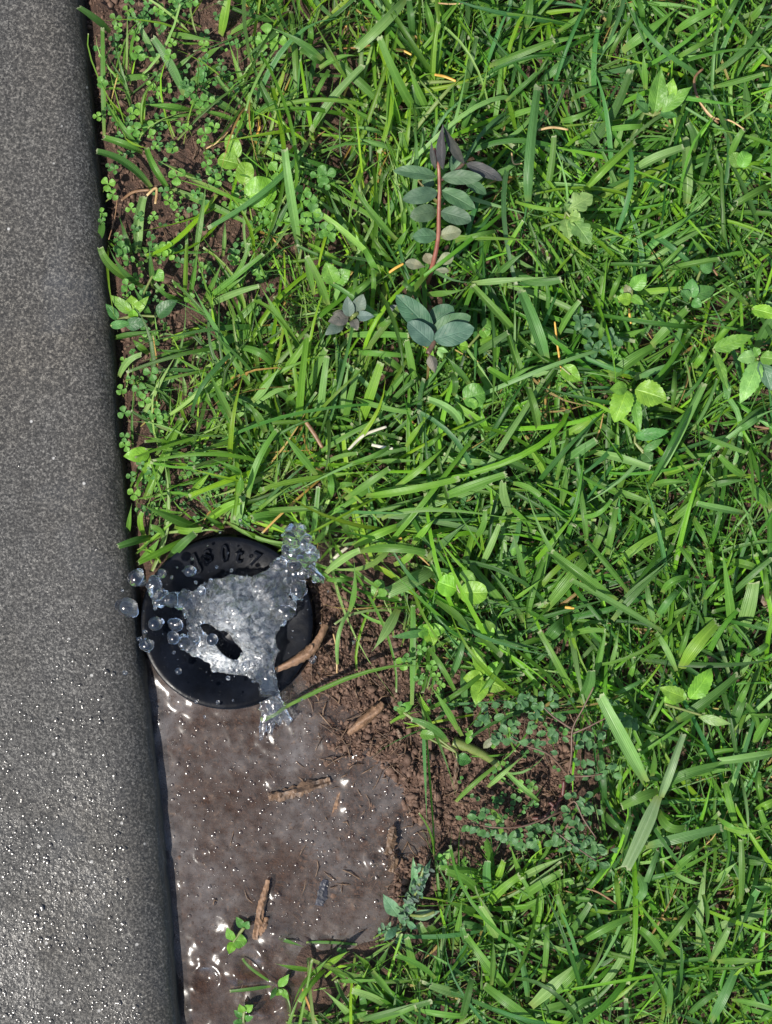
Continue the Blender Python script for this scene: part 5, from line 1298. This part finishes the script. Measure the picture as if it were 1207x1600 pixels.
def build_drops():
    random.seed(4)
    for i, ((x, y), r, label) in enumerate(DROPS):
        bm = bmesh.new()
        z = 0.016 if x < 330 else 0.013
        if r < 20: z = 0.011
        if x > 1000: z = 0.0078
        c = wp(x, y, z); rm = r * K * S * 0.97
        icos(bm, c, rm, (random.uniform(0.85, 1.1), random.uniform(0.85, 1.1), random.uniform(0.85, 1.1)), 3)
        if r > 30:
            for _ in range(2):
                an = random.uniform(0, 6.28)
                icos(bm, c + np.array([math.cos(an), math.sin(an), random.uniform(-0.5, 0.5)]) * rm * 0.62, rm * random.uniform(0.45, 0.65), (1, 1, 1), 3)
        me = bpy.data.meshes.new('tmp'); bm.to_mesh(me); bm.free()
        o = bpy.data.objects.new('tmp', me); C.objects.link(o)
        md = o.modifiers.new('r', 'REMESH'); md.mode = 'VOXEL'; md.voxel_size = rm / 9
        sm = o.modifiers.new('s', 'SMOOTH'); sm.iterations = 8; sm.factor = 0.5
        bpy.context.view_layer.update()
        me2 = bpy.data.meshes.new_from_object(o.evaluated_get(bpy.context.evaluated_depsgraph_get()))
        bpy.data.objects.remove(o)
        me2.name = 'water_drop'
        me2.polygons.foreach_set('use_smooth', np.ones(len(me2.polygons), bool))
        me2.materials.clear(); me2.materials.append(M_DROP)
        co = np.empty(len(me2.vertices) * 3, np.float32); me2.vertices.foreach_get('co', co)
        me2.vertices.foreach_set('co', (co.reshape(-1, 3) - c).astype(np.float32).ravel()); me2.update()
        d = bpy.data.objects.new('water_drop', me2)
        d.location = c
        link(d)
        tag(d, label, 'water drop', 'drops flying off the splash')
build_drops()

# ------------------------------------------------------------------ tiny beads of spray on the path, the puddle and the blades
def beads(name, n, pick, label, mat, rmin, rmax, flat):
    g = np.random.default_rng(31)
    rings, seg = 4, 9
    tmpl = [(0, 0, 1)]
    for i in range(1, rings + 1):
        a = i / rings
        for k in range(seg):
            tmpl.append((a * math.cos(2 * math.pi * k / seg), a * math.sin(2 * math.pi * k / seg), 1 - a * a))
    tmpl = np.array(tmpl)
    tf = []
    for k in range(seg):
        tf.append((0, 1 + k, 1 + (k + 1) % seg, 1 + (k + 1) % seg))
    f3 = [(0, 1 + k, 1 + (k + 1) % seg) for k in range(seg)]
    f4 = []
    for i in range(rings - 1):
        for k in range(seg):
            a, b = 1 + i * seg + k, 1 + i * seg + (k + 1) % seg
            f3.append((a, a + seg, b + seg)); f3.append((a, b + seg, b))
    f3 = np.array(f3)
    V, F, c = [], [], 0
    while c < n:
        p = pick(g)
        if p is None: continue
        r = (rmin + (rmax - rmin) * g.random() ** 3)
        V.append(tmpl * np.array([r * g.uniform(0.8, 1.2), r * g.uniform(0.8, 1.2), r * flat * g.uniform(0.7, 1.3)]) + np.array(p)); F.append(f3 + c * len(tmpl)); c += 1
    o = obj(name, np.concatenate(V), np.concatenate(F), mat)
    return tag(o, label, None, None, 'stuff')
def pick_path(g):
    y = 1600 - abs(g.normal(0, 360)); x = g.uniform(-60, 240)
    if x > kerb_x(y) - 50 or y < 300 or (y < 950 and g.random() < 0.93): return None
    if g.random() < x / 330: return None
    z = KERB_TOP + float(fbm(x, y, 90, 3)) * 0.00025 - 0.00004
    return P(x, y, z)
def pick_pool(g):
    x, y = g.uniform(240, 660), g.uniform(1085, 1590)
    if float(sdist(np.array([x]), np.array([y]), POOL)[0]) > -12: return None
    if g.random() < sstep(1350, 1500, np.array(y)) * 0.8: return None
    return P(x, y, float(water_h(np.array(x), np.array(y))) - 0.00002)
def pick_lid(g):
    a, r = g.uniform(0, 6.28), 0.026 * math.sqrt(g.random())
    return (lc[0] + r * math.cos(a), lc[1] + r * math.sin(a), LID_TOP - 0.0001 if r > 0.0156 else LID_TOP - 0.0007)
beads('spray_beads_on_path', 2200, pick_path, 'fine glistening spray beads on the wet concrete', M_BEAD, 0.0002, 0.0009, 0.17)
beads('spray_beads_on_puddle', 800, pick_pool, 'fine glistening bubbles on the puddle', M_BEAD, 0.0002, 0.0008, 0.24)
beads('spray_beads_on_cover', 130, pick_lid, 'fine spray beads on the black sprinkler cover', M_BEAD, 0.00012, 0.0004, 0.3)

def fine_spray(n):
    random.seed(13)
    bm = bmesh.new()
    for i in range(n):
        an, rr = random.uniform(0, 6.28), abs(random.gauss(0, 1))
        x, y = 640 + math.cos(an) * (170 + 190 * rr), 560 + math.sin(an) * (170 + 190 * rr)
        r = random.choice([3, 3, 4, 5, 6, 8, 10]) * K * S
        icos(bm, wp(x, y, random.uniform(0.0075, 0.02)), r, (random.uniform(0.8, 1.3), random.uniform(0.8, 1.3), 1), 2)
    me = bpy.data.meshes.new('fine_spray'); bm.to_mesh(me); bm.free()
    me.polygons.foreach_set('use_smooth', np.ones(len(me.polygons), bool))
    me.materials.append(M_DROP)
    tag(link(bpy.data.objects.new('fine_spray', me)), 'fine droplets thrown up around the splash', None, None, 'stuff')
fine_spray(70)
